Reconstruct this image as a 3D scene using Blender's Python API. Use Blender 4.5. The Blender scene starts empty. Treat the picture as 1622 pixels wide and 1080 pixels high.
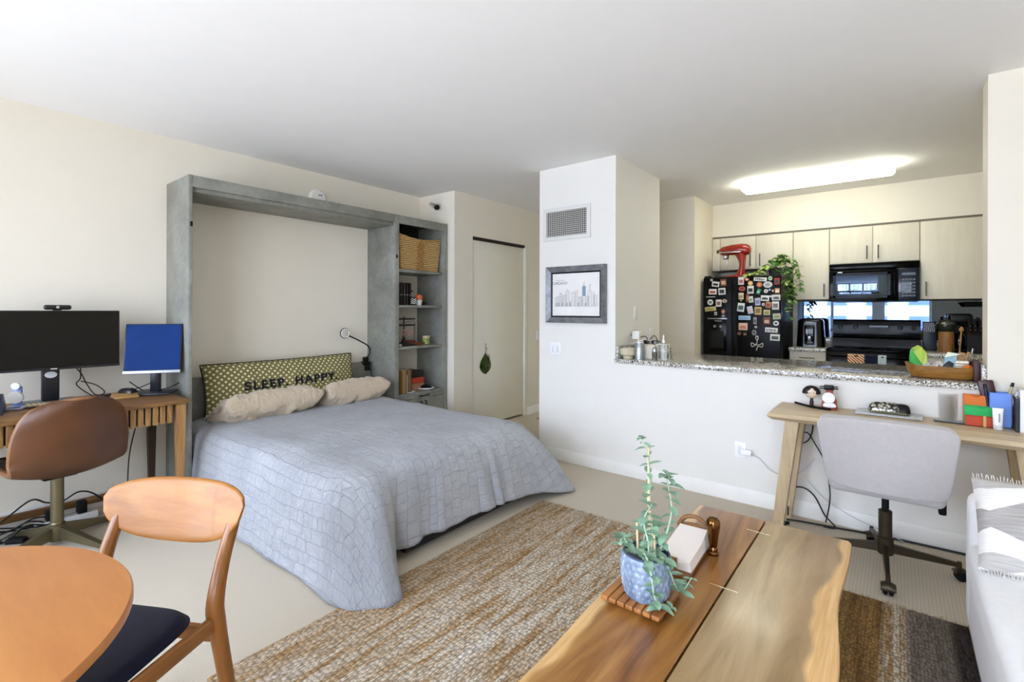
import bpy, bmesh, math, random
from mathutils import Vector, Matrix, Euler, noise
COL = bpy.context.scene.collection
SC = bpy.context.scene
PI = math.pi
R = math.radians
rnd = random.Random(7)

# ---------------------------------------------------------------- camera numbers (image taken as 1622x1080)
FPX, HOR, YAW, ROLL, CAMH = 768.53, 491.75, 0.67198, 0.00278, 1.35

def ray(px, py):
    u = (px-811)/FPX; v = (py-HOR)/FPX
    c, s = math.cos(ROLL), math.sin(ROLL)
    r = c*u+s*v; d = -s*u+c*v
    cy, sy = math.cos(YAW), math.sin(YAW)
    return Vector((cy*r-sy, sy*r+cy, -d))
def onz(px, py, z): k = ray(px, py); return Vector((0, 0, CAMH))+k*((z-CAMH)/k.z)
def onx(px, py, x): k = ray(px, py); return Vector((0, 0, CAMH))+k*(x/k.x)
def ony(px, py, y): k = ray(px, py); return Vector((0, 0, CAMH))+k*(y/k.y)

# ---------------------------------------------------------------- mesh helpers
class MB:
    def __init__(s): s.v = []; s.f = []; s.uv = None
    def add(s, vs, fs, T=None):
        n = len(s.v)
        for p in vs:
            p = Vector(p)
            s.v.append(T @ p if T else p)
        s.f += [tuple(i+n for i in f) for f in fs]
        return s
    def box(s, x0, x1, y0, y1, z0, z1, b=0.0, seg=2, T=None):
        if b <= 0:
            return s.add([(x0,y0,z0),(x1,y0,z0),(x1,y1,z0),(x0,y1,z0),(x0,y0,z1),(x1,y0,z1),(x1,y1,z1),(x0,y1,z1)],
                         [(0,3,2,1),(4,5,6,7),(0,1,5,4),(1,2,6,5),(2,3,7,6),(3,0,4,7)], T)
        bm = bmesh.new(); bmesh.ops.create_cube(bm, size=1)
        for v in bm.verts:
            v.co = Vector(((x0+x1)/2+v.co.x*(x1-x0), (y0+y1)/2+v.co.y*(y1-y0), (z0+z1)/2+v.co.z*(z1-z0)))
        b = min(b, abs(x1-x0)*.499, abs(y1-y0)*.499, abs(z1-z0)*.499)
        bmesh.ops.bevel(bm, geom=bm.edges[:], offset=b, segments=seg, profile=.5, affect='EDGES')
        s.bm(bm, T); return s
    def bm(s, bm, T=None):
        bm.verts.index_update()
        s.add([v.co.copy() for v in bm.verts], [[v.index for v in f.verts] for f in bm.faces], T); bm.free()
    def tube(s, pts, r, n=8, closed=False, T=None):
        pts = [Vector(p) for p in pts]; m = len(pts)
        rr = r if isinstance(r, (list, tuple)) else [r]*m
        tan = []
        for i in range(m):
            a = pts[(i-1) % m] if closed or i else pts[0]
            b = pts[(i+1) % m] if closed or i < m-1 else pts[-1]
            t = b-a
            tan.append(t.normalized() if t.length > 1e-9 else Vector((0,0,1)))
        ref = Vector((0,0,1)) if abs(tan[0].z) < .9 else Vector((1,0,0))
        nrm = (ref-tan[0]*ref.dot(tan[0])).normalized()
        vs = []; fs = []
        for i in range(m):
            nrm = nrm-tan[i]*nrm.dot(tan[i])
            nrm = nrm.normalized() if nrm.length > 1e-6 else tan[i].orthogonal().normalized()
            bi = tan[i].cross(nrm)
            for k in range(n):
                a = 2*PI*k/n
                vs.append(pts[i]+(nrm*math.cos(a)+bi*math.sin(a))*rr[i])
        for i in range(m if closed else m-1):
            j = (i+1) % m
            for k in range(n):
                fs.append((i*n+k, i*n+(k+1) % n, j*n+(k+1) % n, j*n+k))
        if not closed:
            fs.append(tuple(range(n-1, -1, -1))); fs.append(tuple((m-1)*n+k for k in range(n)))
        return s.add(vs, fs, T)
    def cyl(s, p0, p1, r0, r1=None, n=20, T=None):
        return s.tube([p0, p1], [r0, r0 if r1 is None else r1], n, False, T)
    def lathe(s, prof, c=(0,0,0), n=32, T=None, sx=1, sy=1):
        c = Vector(c); vs = []; fs = []; m = len(prof)
        for r, z in prof:
            for k in range(n):
                a = 2*PI*k/n; vs.append(c+Vector((r*sx*math.cos(a), r*sy*math.sin(a), z)))
        for i in range(m-1):
            for k in range(n):
                fs.append((i*n+k, i*n+(k+1) % n, (i+1)*n+(k+1) % n, (i+1)*n+k))
        if prof[0][0] > 1e-5: fs.append(tuple(range(n-1, -1, -1)))
        if prof[-1][0] > 1e-5: fs.append(tuple((m-1)*n+k for k in range(n)))
        return s.add(vs, fs, T)
    def prism(s, poly, h0, h1, axis='z', T=None):
        n = len(poly)
        def P(a, b, h): return (a, b, h) if axis == 'z' else (h, a, b) if axis == 'x' else (a, h, b)
        vs = [P(a, b, h0) for a, b in poly]+[P(a, b, h1) for a, b in poly]
        fs = [tuple(range(n-1, -1, -1)), tuple(range(n, 2*n))]+[(i, (i+1) % n, n+(i+1) % n, n+i) for i in range(n)]
        return s.add(vs, fs, T)
    def grid(s, fn, nu, nv, T=None, closed=False):
        vs = [fn(i/nu, j/nv) for i in range(nu+1) for j in range(nv+1)]
        fs = [(i*(nv+1)+j, (i+1)*(nv+1)+j, (i+1)*(nv+1)+j+1, i*(nv+1)+j+1) for i in range(nu) for j in range(nv)]
        return s.add(vs, fs, T)
    def mesh(s, name, mat, smooth=40, shift=None, merge=0):
        me = bpy.data.meshes.new(name)
        me.from_pydata([v-shift for v in s.v] if shift else s.v, [], s.f)
        bm = bmesh.new(); bm.from_mesh(me)
        if merge: bmesh.ops.remove_doubles(bm, verts=bm.verts[:], dist=merge)
        bmesh.ops.recalc_face_normals(bm, faces=bm.faces[:]); bm.to_mesh(me); bm.free()
        if smooth:
            me.polygons.foreach_set('use_smooth', [True]*len(me.polygons))
            me.set_sharp_from_angle(angle=R(smooth))
        me.materials.append(mat); me.update()
        return me

def smoothpath(pts, k=6):
    pts = [Vector(p) for p in pts]; out = []
    for i in range(len(pts)-1):
        p0 = pts[max(i-1, 0)]; p1 = pts[i]; p2 = pts[i+1]; p3 = pts[min(i+2, len(pts)-1)]
        for j in range(k):
            t = j/k
            out.append(.5*((2*p1)+(p2-p0)*t+(2*p0-5*p1+4*p2-p3)*t*t+(3*p1-p0-3*p2+p3)*t**3))
    out.append(pts[-1]); return out

def tagp(o, label, cat, group=None):
    o['label'] = label; o['category'] = cat
    if group: o['group'] = group
    return o
def thing(name, label, cat, loc=(0,0,0), rz=0, group=None, rot=None):
    o = bpy.data.objects.new(name, None); COL.objects.link(o)
    o.empty_display_size = .05
    o.location = loc; o.rotation_euler = rot if rot else (0, 0, rz)
    return tagp(o, label, cat, group)
def part(name, mb, mat, parent, w=False, smooth=40, label=None, base=None, merge=0):
    """one part; w=True: the mesh is given in world coordinates (parent unrotated)"""
    sh = None
    if w:
        sh = Vector(parent.location)
        if parent.parent: sh = sh+Vector(parent.parent.location)
    o = bpy.data.objects.new(name, mb.mesh(name, mat, smooth, sh, merge)); COL.objects.link(o)
    o.parent = parent
    if label: o['label'] = label
    return o
def solo(name, label, cat, mb, mat, loc=(0,0,0), rz=0, group=None, rot=None, smooth=40, w=False, merge=0):
    o = bpy.data.objects.new(name, mb.mesh(name, mat, smooth, Vector(loc) if w else None, merge)); COL.objects.link(o)
    o.location = loc; o.rotation_euler = rot if rot else (0, 0, rz)
    return tagp(o, label, cat, group)
def struct(name, mb, mat, parent=None, smooth=30):
    o = bpy.data.objects.new(name, mb.mesh(name, mat, smooth)); COL.objects.link(o)
    if parent: o.parent = parent
    else: o['kind'] = 'structure'
    return o
def dup(root, loc=None, rz=None, label=None):
    r = root.copy(); COL.objects.link(r)
    if loc is not None: r.location = loc
    if rz is not None: r.rotation_euler = (0, 0, rz)
    if label: r['label'] = label
    for ch in list(root.children):
        c = ch.copy(); COL.objects.link(c); c.parent = r
        for g in list(ch.children):
            d = g.copy(); COL.objects.link(d); d.parent = c
    return r
def frame3(X, Y, Z):
    m = Matrix((X, Y, Z)).transposed(); return m.to_euler()
def text_mb(s, size, depth=.0015, align='CENTER', spacing=1.0, bold=0, fine=0):
    cu = bpy.data.curves.new('txt', 'FONT'); cu.body = s; cu.size = size; cu.extrude = depth
    cu.align_x = align; cu.align_y = 'CENTER'; cu.space_character = spacing; cu.offset = bold
    ob = bpy.data.objects.new('txt', cu); COL.objects.link(ob)
    dg = bpy.context.evaluated_depsgraph_get(); dg.update()
    me = bpy.data.meshes.new_from_object(ob.evaluated_get(dg))
    if fine:
        bm = bmesh.new(); bm.from_mesh(me); bmesh.ops.triangulate(bm, faces=bm.faces[:])
        for _ in range(fine):
            bmesh.ops.subdivide_edges(bm, edges=[e for e in bm.edges if e.calc_length() > .012], cuts=1)
            bmesh.ops.triangulate(bm, faces=bm.faces[:])
        bm.to_mesh(me); bm.free()
    mb = MB(); mb.add([v.co.copy() for v in me.vertices], [tuple(p.vertices) for p in me.polygons])
    bpy.data.objects.remove(ob); bpy.data.curves.remove(cu); bpy.data.meshes.remove(me)
    return mb

# ---------------------------------------------------------------- materials
def lin(h):
    h = h.lstrip('#'); o = []
    for i in (0, 2, 4):
        c = int(h[i:i+2], 16)/255
        o.append(c/12.92 if c <= .04045 else ((c+.055)/1.055)**2.4)
    return (*o, 1)
def mul(c, k): return (min(c[0]*k, 1), min(c[1]*k, 1), min(c[2]*k, 1), 1)
def new(name):
    m = bpy.data.materials.new(name); m.use_nodes = True
    nt = m.node_tree; return m, nt, nt.nodes['Principled BSDF']
def nd(nt, t, **k):
    n = nt.nodes.new(t)
    for a, b in k.items(): setattr(n, a, b)
    return n
def coords(nt, scale=(1,1,1), kind='Object', rot=(0,0,0)):
    tc = nd(nt, 'ShaderNodeTexCoord'); mp = nd(nt, 'ShaderNodeMapping')
    nt.links.new(tc.outputs[kind], mp.inputs[0]); mp.inputs['Scale'].default_value = scale
    mp.inputs['Rotation'].default_value = rot
    return mp.outputs[0]
def noise_n(nt, vec, scale, detail=4, rough=.5, dist=0):
    n = nd(nt, 'ShaderNodeTexNoise'); n.inputs['Scale'].default_value = scale; n.inputs['Detail'].default_value = detail
    n.inputs['Roughness'].default_value = rough; n.inputs['Distortion'].default_value = dist
    if vec: nt.links.new(vec, n.inputs['Vector'])
    return n.outputs[0]
def ramp(nt, fac, stops, interp='LINEAR'):
    r = nd(nt, 'ShaderNodeValToRGB'); r.color_ramp.interpolation = interp
    el = r.color_ramp.elements
    while len(el) < len(stops): el.new(.5)
    for e, (p, c) in zip(el, stops): e.position = p; e.color = c
    nt.links.new(fac, r.inputs[0]); return r.outputs[0]
def mixc(nt, fac, a, b, mode='MIX'):
    n = nd(nt, 'ShaderNodeMix', data_type='RGBA', blend_type=mode)
    for sock, v in ((n.inputs['Factor'], fac), (n.inputs[6], a), (n.inputs[7], b)):
        if hasattr(v, 'is_output'): nt.links.new(v, sock)
        else: sock.default_value = v
    return n.outputs[2]
def math_n(nt, op, a, b=None, c=None):
    n = nd(nt, 'ShaderNodeMath', operation=op)
    for i, v in enumerate((a, b, c)):
        if v is None: continue
        if hasattr(v, 'is_output'): nt.links.new(v, n.inputs[i])
        else: n.inputs[i].default_value = v
    return n.outputs[0]
def bump(nt, b, h, strength=.3, dist=.01):
    n = nd(nt, 'ShaderNodeBump'); n.inputs['Strength'].default_value = strength; n.inputs['Distance'].default_value = dist
    nt.links.new(h, n.inputs['Height']); nt.links.new(n.outputs[0], b.inputs['Normal'])
_cache = {}
def M(c, r=.5, metal=0, var=0, vs=6, bp=0, bs=80, coat=0, spec=.5, sheen=0):
    key = (c, r, metal, var, vs, bp, bs, coat, spec, sheen)
    if key in _cache: return _cache[key]
    m, nt, b = new('mat_%d' % len(_cache)); col = lin(c)
    b.inputs['Roughness'].default_value = r; b.inputs['Metallic'].default_value = metal
    b.inputs['Coat Weight'].default_value = coat; b.inputs['Specular IOR Level'].default_value = spec
    b.inputs['Sheen Weight'].default_value = sheen
    v = coords(nt)
    n = noise_n(nt, v, vs, 5, .6)
    vv = var if var else .03
    nt.links.new(ramp(nt, n, [(.3, mul(col, 1-vv)), (.7, mul(col, 1+vv))]), b.inputs['Base Color'])
    if bp: bump(nt, b, noise_n(nt, v, bs, 6, .6), bp, .004)
    _cache[key] = m; return m
def wood(c1, c2, axis='y', sc=1.0, r=.4, dist=2.0, c3=None, coat=0, bp=.05):
    key = ('w', c1, c2, axis, sc, r, dist, c3, coat, bp)
    if key in _cache: return _cache[key]
    m, nt, b = new('wood_%d' % len(_cache)); b.inputs['Roughness'].default_value = r
    b.inputs['Coat Weight'].default_value = coat
    s = {'x': (1, 9, 9), 'y': (9, 1, 9), 'z': (9, 9, 1)}[axis]
    v = coords(nt, tuple(k*sc for k in s))
    a = noise_n(nt, v, 1.6, 6, .55, dist); f = noise_n(nt, v, 9, 8, .7, .6)
    fac = math_n(nt, 'ADD', math_n(nt, 'MULTIPLY', a, .7), math_n(nt, 'MULTIPLY', f, .3))
    stops = [(.34, lin(c1)), (.66, lin(c2))]
    if c3: stops.insert(1, (.5, lin(c3)))
    nt.links.new(ramp(nt, fac, stops), b.inputs['Base Color'])
    if bp: bump(nt, b, f, bp, .002)
    _cache[key] = m; return m
def fabric(c, r=.9, weave=700, bp=.25, var=.08, sheen=.2, vs=40):
    key = ('f', c, r, weave, bp, var, sheen, vs)
    if key in _cache: return _cache[key]
    m, nt, b = new('fabric_%d' % len(_cache)); col = lin(c); b.inputs['Roughness'].default_value = r
    b.inputs['Sheen Weight'].default_value = sheen; b.inputs['Specular IOR Level'].default_value = .2
    v = coords(nt); n = noise_n(nt, v, vs, 6, .7)
    nt.links.new(ramp(nt, n, [(.3, mul(col, 1-var)), (.7, mul(col, 1+var))]), b.inputs['Base Color'])
    w = noise_n(nt, v, weave, 2, .5); bump(nt, b, w, bp, .002)
    _cache[key] = m; return m
def emit(c, s):
    m, nt, b = new('lit'); b.inputs['Emission Color'].default_value = lin(c); b.inputs['Emission Strength'].default_value = s
    b.inputs['Base Color'].default_value = lin(c); return m
def glass(c='#ffffff', r=.02):
    m, nt, b = new('glass'); b.inputs['Transmission Weight'].default_value = 1; b.inputs['Roughness'].default_value = r
    b.inputs['IOR'].default_value = 1.45; b.inputs['Base Color'].default_value = lin(c); return m
def pane():
    m, nt, b = new('window_pane'); out = nt.nodes['Material Output']
    t = nd(nt, 'ShaderNodeBsdfTransparent'); g = nd(nt, 'ShaderNodeBsdfGlossy'); g.inputs['Roughness'].default_value = .01
    mx = nd(nt, 'ShaderNodeMixShader'); fr = nd(nt, 'ShaderNodeFresnel'); fr.inputs[0].default_value = 1.3
    nt.links.new(fr.outputs[0], mx.inputs[0]); nt.links.new(t.outputs[0], mx.inputs[1]); nt.links.new(g.outputs[0], mx.inputs[2])
    nt.links.new(mx.outputs[0], out.inputs[0]); return m

PAINT = M('#e8e1d2', .65, var=.01, bp=.04, bs=220)
PAINT_SKYTINT = M('#e6e3dc', .65, var=.01, bp=.04, bs=220)  # wall paint with cool sky light mixed into its colour, for pillar and peninsula
CEILP = M('#f0efee', .8, var=.01, bp=.05, bs=260)
TRIMW = M('#f3f1ec', .4)
WHITE = M('#f2f1ee', .45)
BLACK = M('#08080a', .4, spec=.3)
GLOSSB = M('#030304', .12, spec=.13)
MATB = M('#0a0a0b', .75, spec=.25)
CHROME = M('#c9cacc', .12, 1)
STEEL = M('#a8a9ab', .3, 1)
BRASS = M('#7a6f52', .38, 1, var=.08)
# ================================================================ THE ROOM
XB, YP, XH, ZC = -4.30, 3.695, -3.754, 2.646
YW = -1.75                                       # window wall behind the camera
def carpet():
    m, nt, b = new('carpet'); b.inputs['Roughness'].default_value = .95; b.inputs['Specular IOR Level'].default_value = .1
    v = coords(nt, kind='Object')
    w = nd(nt, 'ShaderNodeTexWave', wave_type='BANDS', bands_direction='X', wave_profile='SIN')
    w.inputs['Scale'].default_value = 22; w.inputs['Distortion'].default_value = .5; w.inputs['Detail'].default_value = 2; w.inputs['Detail Scale'].default_value = 30
    nt.links.new(v, w.inputs['Vector'])
    n = noise_n(nt, v, 260, 3, .6); l = noise_n(nt, v, 1.3, 3, .5)
    c = ramp(nt, math_n(nt, 'ADD', math_n(nt, 'MULTIPLY', w.outputs[1], .38), math_n(nt, 'MULTIPLY', n, .62)), [(.2, lin('#bdb29e')), (.8, lin('#d0c6b5'))])
    c = mixc(nt, math_n(nt, 'MULTIPLY', l, .25), c, lin('#c8bda9'))
    nt.links.new(c, b.inputs['Base Color'])
    bump(nt, b, math_n(nt, 'ADD', math_n(nt, 'MULTIPLY', w.outputs[1], .5), n), .35, .003); return m
struct('floor', MB().box(-4.5, 1.9, YW-.15, 8.2, -.1, 0), carpet())
struct('ceiling', MB().box(-4.5, 1.9, YW-.15, 8.2, ZC, ZC+.1), CEILP)
struct('wall_left', MB().box(XB-.12, XB, YW-.15, YP+.02, 0, ZC), PAINT)
struct('wall_left_return', MB().box(XB-.12, XH-.12, YP+.02, YP+.12, 0, ZC), PAINT)
struct('wall_hall', MB().prism([(3.715,0),(4.006,0),(4.006,2.185),(4.98,2.185),(4.98,0),(7.6,0),(7.6,ZC),(3.715,ZC)], XH-.12, XH, 'x'), PAINT)
struct('wall_hall_end', MB().box(XH-.12, 1.4, 7.6, 7.7, 0, ZC), PAINT)
struct('wall_pillar', MB().box(-2.613, -1.84, YP, 4.645, 0, ZC), PAINT_SKYTINT)
struct('wall_peninsula', MB().box(-1.84, .383, YP, YP+.13, 0, .918), PAINT_SKYTINT)
struct('wall_right_front', MB().box(.383, 1.9, YP, YP+.2, 0, ZC), PAINT)
struct('wall_right', MB().box(1.75, 1.87, YW, YP, 0, ZC), PAINT)
struct('wall_kitchen_left', MB().box(-2.7, -1.794, 5.56, 6.69, 0, ZC), PAINT)
struct('wall_kitchen_back', MB().box(-1.794, 1.2, 6.57, 6.69, 0, ZC), PAINT)
struct('wall_kitchen_right', MB().box(1.08, 1.2, YP+.2, 6.57, 0, ZC), PAINT)
struct('wall_soffit', MB().box(-1.794, 1.08, 6.23, 6.57, 2.256, ZC), PAINT)
struct('trim_1', MB().box(-1.77, 1.08, 6.225, 6.57, 2.236, 2.256), M('#6b6457', .6))
struct('baseboard_front', MB().box(-2.613, 1.75, YP-.014, YP, 0, .106, .004), TRIMW)
struct('baseboard_hall', MB().box(XH, XH+.014, 5.03, 7.6, 0, .1, .004), TRIMW)
struct('baseboard_left', MB().box(XB, XB+.014, YW, 1.23, 0, .1, .004), TRIMW)
struct('baseboard_pillar', MB().box(-1.84, -1.826, YP+.13, 4.645, 0, .1, .004), TRIMW)
# closet door in the hall wall
DOORM = M('#e6e2d3', .5, var=.015)
d1 = struct('door_1', MB().box(XH-.055, XH-.014, 4.012, 4.955, .025, 2.15, .003), DOORM)
struct('door_track', MB().box(XH-.06, XH+.006, 4.008, 4.978, 2.152, 2.186, .003), M('#2a2622', .45, .6), d1)
struct('door_jamb', MB().box(XH-.06, XH+.008, 4.972, 5.035, 0, 2.186, .003), M('#e9e7dc', .45), d1)
struct('wall_closet', MB().box(XH-.3, XH-.2, 3.84, 5.1, 0, ZC).box(XH-.2, XH-.12, 3.84, 3.9, 0, ZC).box(XH-.2, XH-.12, 5.04, 5.1, 0, ZC), PAINT)
# window wall behind the camera: three wide windows
wins = [(-4.1, -2.35), (-2.2, -.45), (-.3, 1.5)]
wz0, wz1 = .28, 2.45
xs = [XB]+[k for w in wins for k in w]+[1.75]
wm = MB()
for i in range(0, len(xs), 2): wm.box(xs[i], xs[i+1], YW-.15, YW, 0, ZC)
for a, b_ in wins:
    wm.box(a, b_, YW-.15, YW, 0, wz0); wm.box(a, b_, YW-.15, YW, wz1, ZC)
struct('wall_rear', wm, PAINT)
FRW = M('#e8e9ea', .35)
PANE = pane()
for i, (a, b_) in enumerate(wins):
    f = MB()
    y0, y1 = YW-.1, YW-.03
    t = .05
    f.box(a, b_, y0, y1, wz0, wz0+t); f.box(a, b_, y0, y1, wz1-t, wz1)
    f.box(a, a+t, y0, y1, wz0, wz1); f.box(b_-t, b_, y0, y1, wz0, wz1)
    f.box((a+b_)/2-.03, (a+b_)/2+.03, y0, y1, wz0, wz1); f.box(a, b_, y0, y1, .85, .9)
    w = struct('window_%d' % (i+1), f, FRW)
    struct('window_glass', MB().box(a+t, b_-t, YW-.07, YW-.064, wz0+t, wz1-t), PANE, w)
    # daylight entrance (portal: only guides the sky light through this opening)
    la = bpy.data.lights.new('window_portal', 'AREA'); la.shape = 'RECTANGLE'; la.size = b_-a; la.size_y = wz1-wz0
    la.cycles.is_portal = True
    lo = bpy.data.objects.new('window_portal', la); COL.objects.link(lo)
    lo.location = ((a+b_)/2, YW-.12, (wz0+wz1)/2); lo.rotation_euler = (R(90), 0, 0)

# world: an overcast bright sky; lower half brightened bluish to lift the ceiling
wd = bpy.data.worlds.new('sky_and_ground_fill'); SC.world = wd; wd.use_nodes = True
nt = wd.node_tree; bg = nt.nodes['Background']
tc = nd(nt, 'ShaderNodeTexCoord'); sx = nd(nt, 'ShaderNodeSeparateXYZ'); nt.links.new(tc.outputs['Generated'], sx.inputs[0])
g = ramp(nt, math_n(nt, 'ADD', math_n(nt, 'MULTIPLY', sx.outputs[2], .5), .5), [(0, lin('#d6dce4')), (.47, lin('#dde4ee')), (.53, lin('#d9e6fb')), (1, lin('#c8dafa'))])
nt.links.new(g, bg.inputs['Color']); bg.inputs['Strength'].default_value = 14.8

# camera
cam = bpy.data.cameras.new('camera'); co = bpy.data.objects.new('camera', cam); COL.objects.link(co)
cam.sensor_width = 36; cam.lens = FPX/1622*36; cam.shift_x = 0; cam.shift_y = -(540-HOR)/1622; cam.clip_start = .02
cy, sy = math.cos(YAW), math.sin(YAW); fw = Vector((-sy, cy, 0)); rt = Vector((cy, sy, 0)); up = Vector((0, 0, 1))
c_, s_ = math.cos(ROLL), math.sin(ROLL)
rc = rt*c_+up*s_; uc = up*c_-rt*s_
co.matrix_world = Matrix(((rc.x, uc.x, -fw.x, 0), (rc.y, uc.y, -fw.y, 0), (rc.z, uc.z, -fw.z, CAMH), (0, 0, 0, 1)))
SC.camera = co
SC.view_settings.view_transform = 'Standard'; SC.view_settings.look = 'None'; SC.view_settings.gamma = 1; SC.view_settings.exposure = 0.0
SC.view_settings.use_curve_mapping = False
SC.cycles.diffuse_bounces = 8; SC.cycles.max_bounces = 14; SC.cycles.sample_clamp_indirect = 8; SC.cycles.caustics_reflective = False; SC.cycles.caustics_refractive = False

# ceiling light in the kitchen
L = thing('ceiling_light', 'long white fluorescent ceiling light glowing above the kitchen', 'ceiling light', (-.635, 5.37, ZC))
part('base_plate', MB().box(-1.23, -.04, 5.27, 5.47, ZC-.02, ZC, .004), M('#d8d8d6', .4), L, True)
part('diffuser', MB().box(-1.25, -.02, 5.25, 5.49, ZC-.09, ZC-.02, .034, 5), emit('#fafae6', 15), L, True)
# wall fittings
OUTL = M('#f1f0f0', .35)
v = thing('air_vent', 'white framed air vent grille high on the pillar', 'air vent', (-2.3175, YP, 2.13))
fm = MB()
x0, x1, z0, z1 = -2.562, -2.073, 1.985, 2.28
T_ = .035
fm.box(x0, x1, YP-.014, YP-.001, z0, z0+T_); fm.box(x0, x1, YP-.014, YP-.001, z1-T_, z1)
fm.box(x0, x0+T_, YP-.014, YP-.001, z0+T_, z1-T_); fm.box(x1-T_, x1, YP-.014, YP-.001, z0+T_, z1-T_)
part('frame', fm, M('#d9d8d3', .45), v, True)
part('backing', MB().box(x0+.02, x1-.02, YP-.004, YP-.001, z0+.02, z1-.02), M('#26241f', .8), v, True)
gm = MB()
for k in range(21): xx = x0+T_+(x1-x0-2*T_)*(k+.5)/21; gm.box(xx-.0022, xx+.0022, YP-.011, YP-.006, z0+T_, z1-T_)
for k in range(13): zz = z0+T_+(z1-z0-2*T_)*(k+.5)/13; gm.box(x0+T_, x1-T_, YP-.012, YP-.009, zz-.0022, zz+.0022)
part('grille', gm, M('#c4c2ba', .5), v, True)

def plate(label, cx, y, cz, w, h, gang, face='y', cat='wall outlet', name='wall_outlet'):
    """a cover plate on a wall, local frame x=width z=height, y=-out"""
    o = thing(name, label, cat, (cx, y, cz), 0 if face == 'y' else R(90))
    part('cover_plate', MB().box(-w/2, w/2, -.007, -.0005, -h/2, h/2, .003), OUTL, o)
    for k in range(gang):
        gx = (k-(gang-1)/2)*.046
        if name == 'wall_outlet':
            part('socket', MB().box(gx-.014, gx+.014, -.01, -.006, -.03, .03, .003), M('#dedddd', .35), o)
        else:
            part('rocker', MB().box(gx-.014, gx+.014, -.011, -.006, -.03, .03, .003), M('#e8e7e5', .35), o)
    return o
plate('white two gang outlet plate on the pillar below the framed print', -2.43, YP, 1.003, .115, .118, 2)
plate('white low outlet plate on the wall under the granite counter', -.87, YP, .37, .075, .115, 1)
plate('white switch plate on the side of the pillar', -1.84, 4.08, 1.33, .075, .118, 1, 'x', 'light switch', 'light_switch')
plate('white outlet plate low on the side of the pillar', -1.84, 4.42, 1.13, .075, .118, 1, 'x')
plate('white switch plate on the hall wall past the closet door', XH, 5.27, 1.02, .075, .118, 1, 'x', 'light switch', 'light_switch')
solo('plug_adapter', 'white box shaped plug adapter in the low outlet', 'plug', MB().box(-.862, -.79, YP-.045, YP-.012, .345, .385, .008), WHITE, (-.83, YP, .36), w=True)
s = thing('smoke_detector', 'white round smoke detector on the wall above the bed cabinet', 'smoke detector', (XB, 2.44, 2.40), rot=(0, R(90), 0))
part('body', MB().lathe([(.0, .0005), (.085, .0005), (.085, .015), (.07, .034), (.03, .04), (0, .04)], n=36), WHITE, s)
for a, b_ in ((.02, .02), (-.03, .0), (-.03, .02)): part('indicator', MB().lathe([(0, .037), (.006, .037), (.006, .043), (0, .043)], (a, b_, 0), 12), BLACK, s)
s = thing('wall_spotlight', 'small chrome swivel spotlight near the ceiling beside the cabinet', 'spotlight', (-4.12, 3.715, 2.545))
part('mount', MB().cyl((0, -.001, 0), (0, -.02, -.003), .022, .016, 20).tube([(0, -.02, -.003), (.03, -.035, -.012), (.07, -.05, -.025)], .010, 10), CHROME, s)
part('head', MB().cyl((.06, -.045, -.018), (.15, -.06, -.062), .022, .034, 24), CHROME, s)
part('lens', MB().cyl((.15, -.06, -.062), (.162, -.062, -.068), .031, .027, 24), BLACK, s, label='black lens')

# framed print
pf = thing('framed_print', 'grey framed skyline drawing hanging on the pillar', 'picture', (-2.22, YP, 1.493))
x0, x1, z0, z1 = -2.522, -1.917, 1.242, 1.744
def moulding(x0, x1, z0, z1, w, ya, yb):
    mb = MB()
    o = [(x0, z0), (x1, z0), (x1, z1), (x0, z1)]; i = [(x0+w, z0+w), (x1-w, z0+w), (x1-w, z1-w), (x0+w, z1-w)]
    vs = []
    for (a, c) in o: vs.append((a, YP-.001, c))
    for (a, c) in o: vs.append((a, ya, c))
    for (a, c) in i: vs.append((a, yb, c))
    for (a, c) in i: vs.append((a, YP-.001, c))
    fs = []
    for k in range(4):
        j = (k+1) % 4
        for r_ in range(3): fs.append((r_*4+k, r_*4+j, (r_+1)*4+j, (r_+1)*4+k))
        fs.append((k, j, 12+j, 12+k))
    return mb.add(vs, fs)
part('frame', moulding(x0, x1, z0, z1, .05, YP-.034, YP-.022), M('#77777a', .35, .35, var=.35, vs=20, bp=.1, bs=60), pf, True, smooth=0)
part('inner_lip', moulding(x0+.049, x1-.049, z0+.049, z1-.049, .014, YP-.02, YP-.014), BLACK, pf, True, smooth=0)
part('print', MB().box(x0+.055, x1-.055, YP-.01, YP-.004, z0+.055, z1-.055), M('#e9e6e2', .6), pf, True)
px0, px1, pz0, pz1 = x0+.063, x1-.063, z0+.063, z1-.063
W_, H_ = px1-px0, pz1-pz0
ink = MB(); blue = MB(); yq = YP-.0112
def ln(a, b_, w=.0016, m_=ink):
    ax, az = px0+a[0]*W_, pz0+a[1]*H_; bx, bz = px0+b_[0]*W_, pz0+b_[1]*H_
    dx, dz = bx-ax, bz-az; L_ = math.hypot(dx, dz) or 1; nx, nz = -dz/L_*w/2, dx/L_*w/2
    m_.add([(ax-nx, yq, az-nz), (bx-nx, yq, bz-nz), (bx+nx, yq, bz+nz), (ax+nx, yq, az+nz)], [(0, 1, 2, 3)])
def bld(x, w, h, win=3, top=None):
    b0 = .22
    ln((x, b0), (x, b0+h)); ln((x+w, b0), (x+w, b0+h)); ln((x, b0+h), (x+w, b0+h))
    if top: ln((x, b0+h), (x+w/2, b0+h+top)); ln((x+w, b0+h), (x+w/2, b0+h+top))
    for k in range(win): ln((x+w*(k+1)/(win+1), b0+.01), (x+w*(k+1)/(win+1), b0+h-.012), .0008)
    for k in range(int(h/.05)): ln((x, b0+.05*k+.03), (x+w, b0+.05*k+.03), .0006)
rr = random.Random(4)
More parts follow.
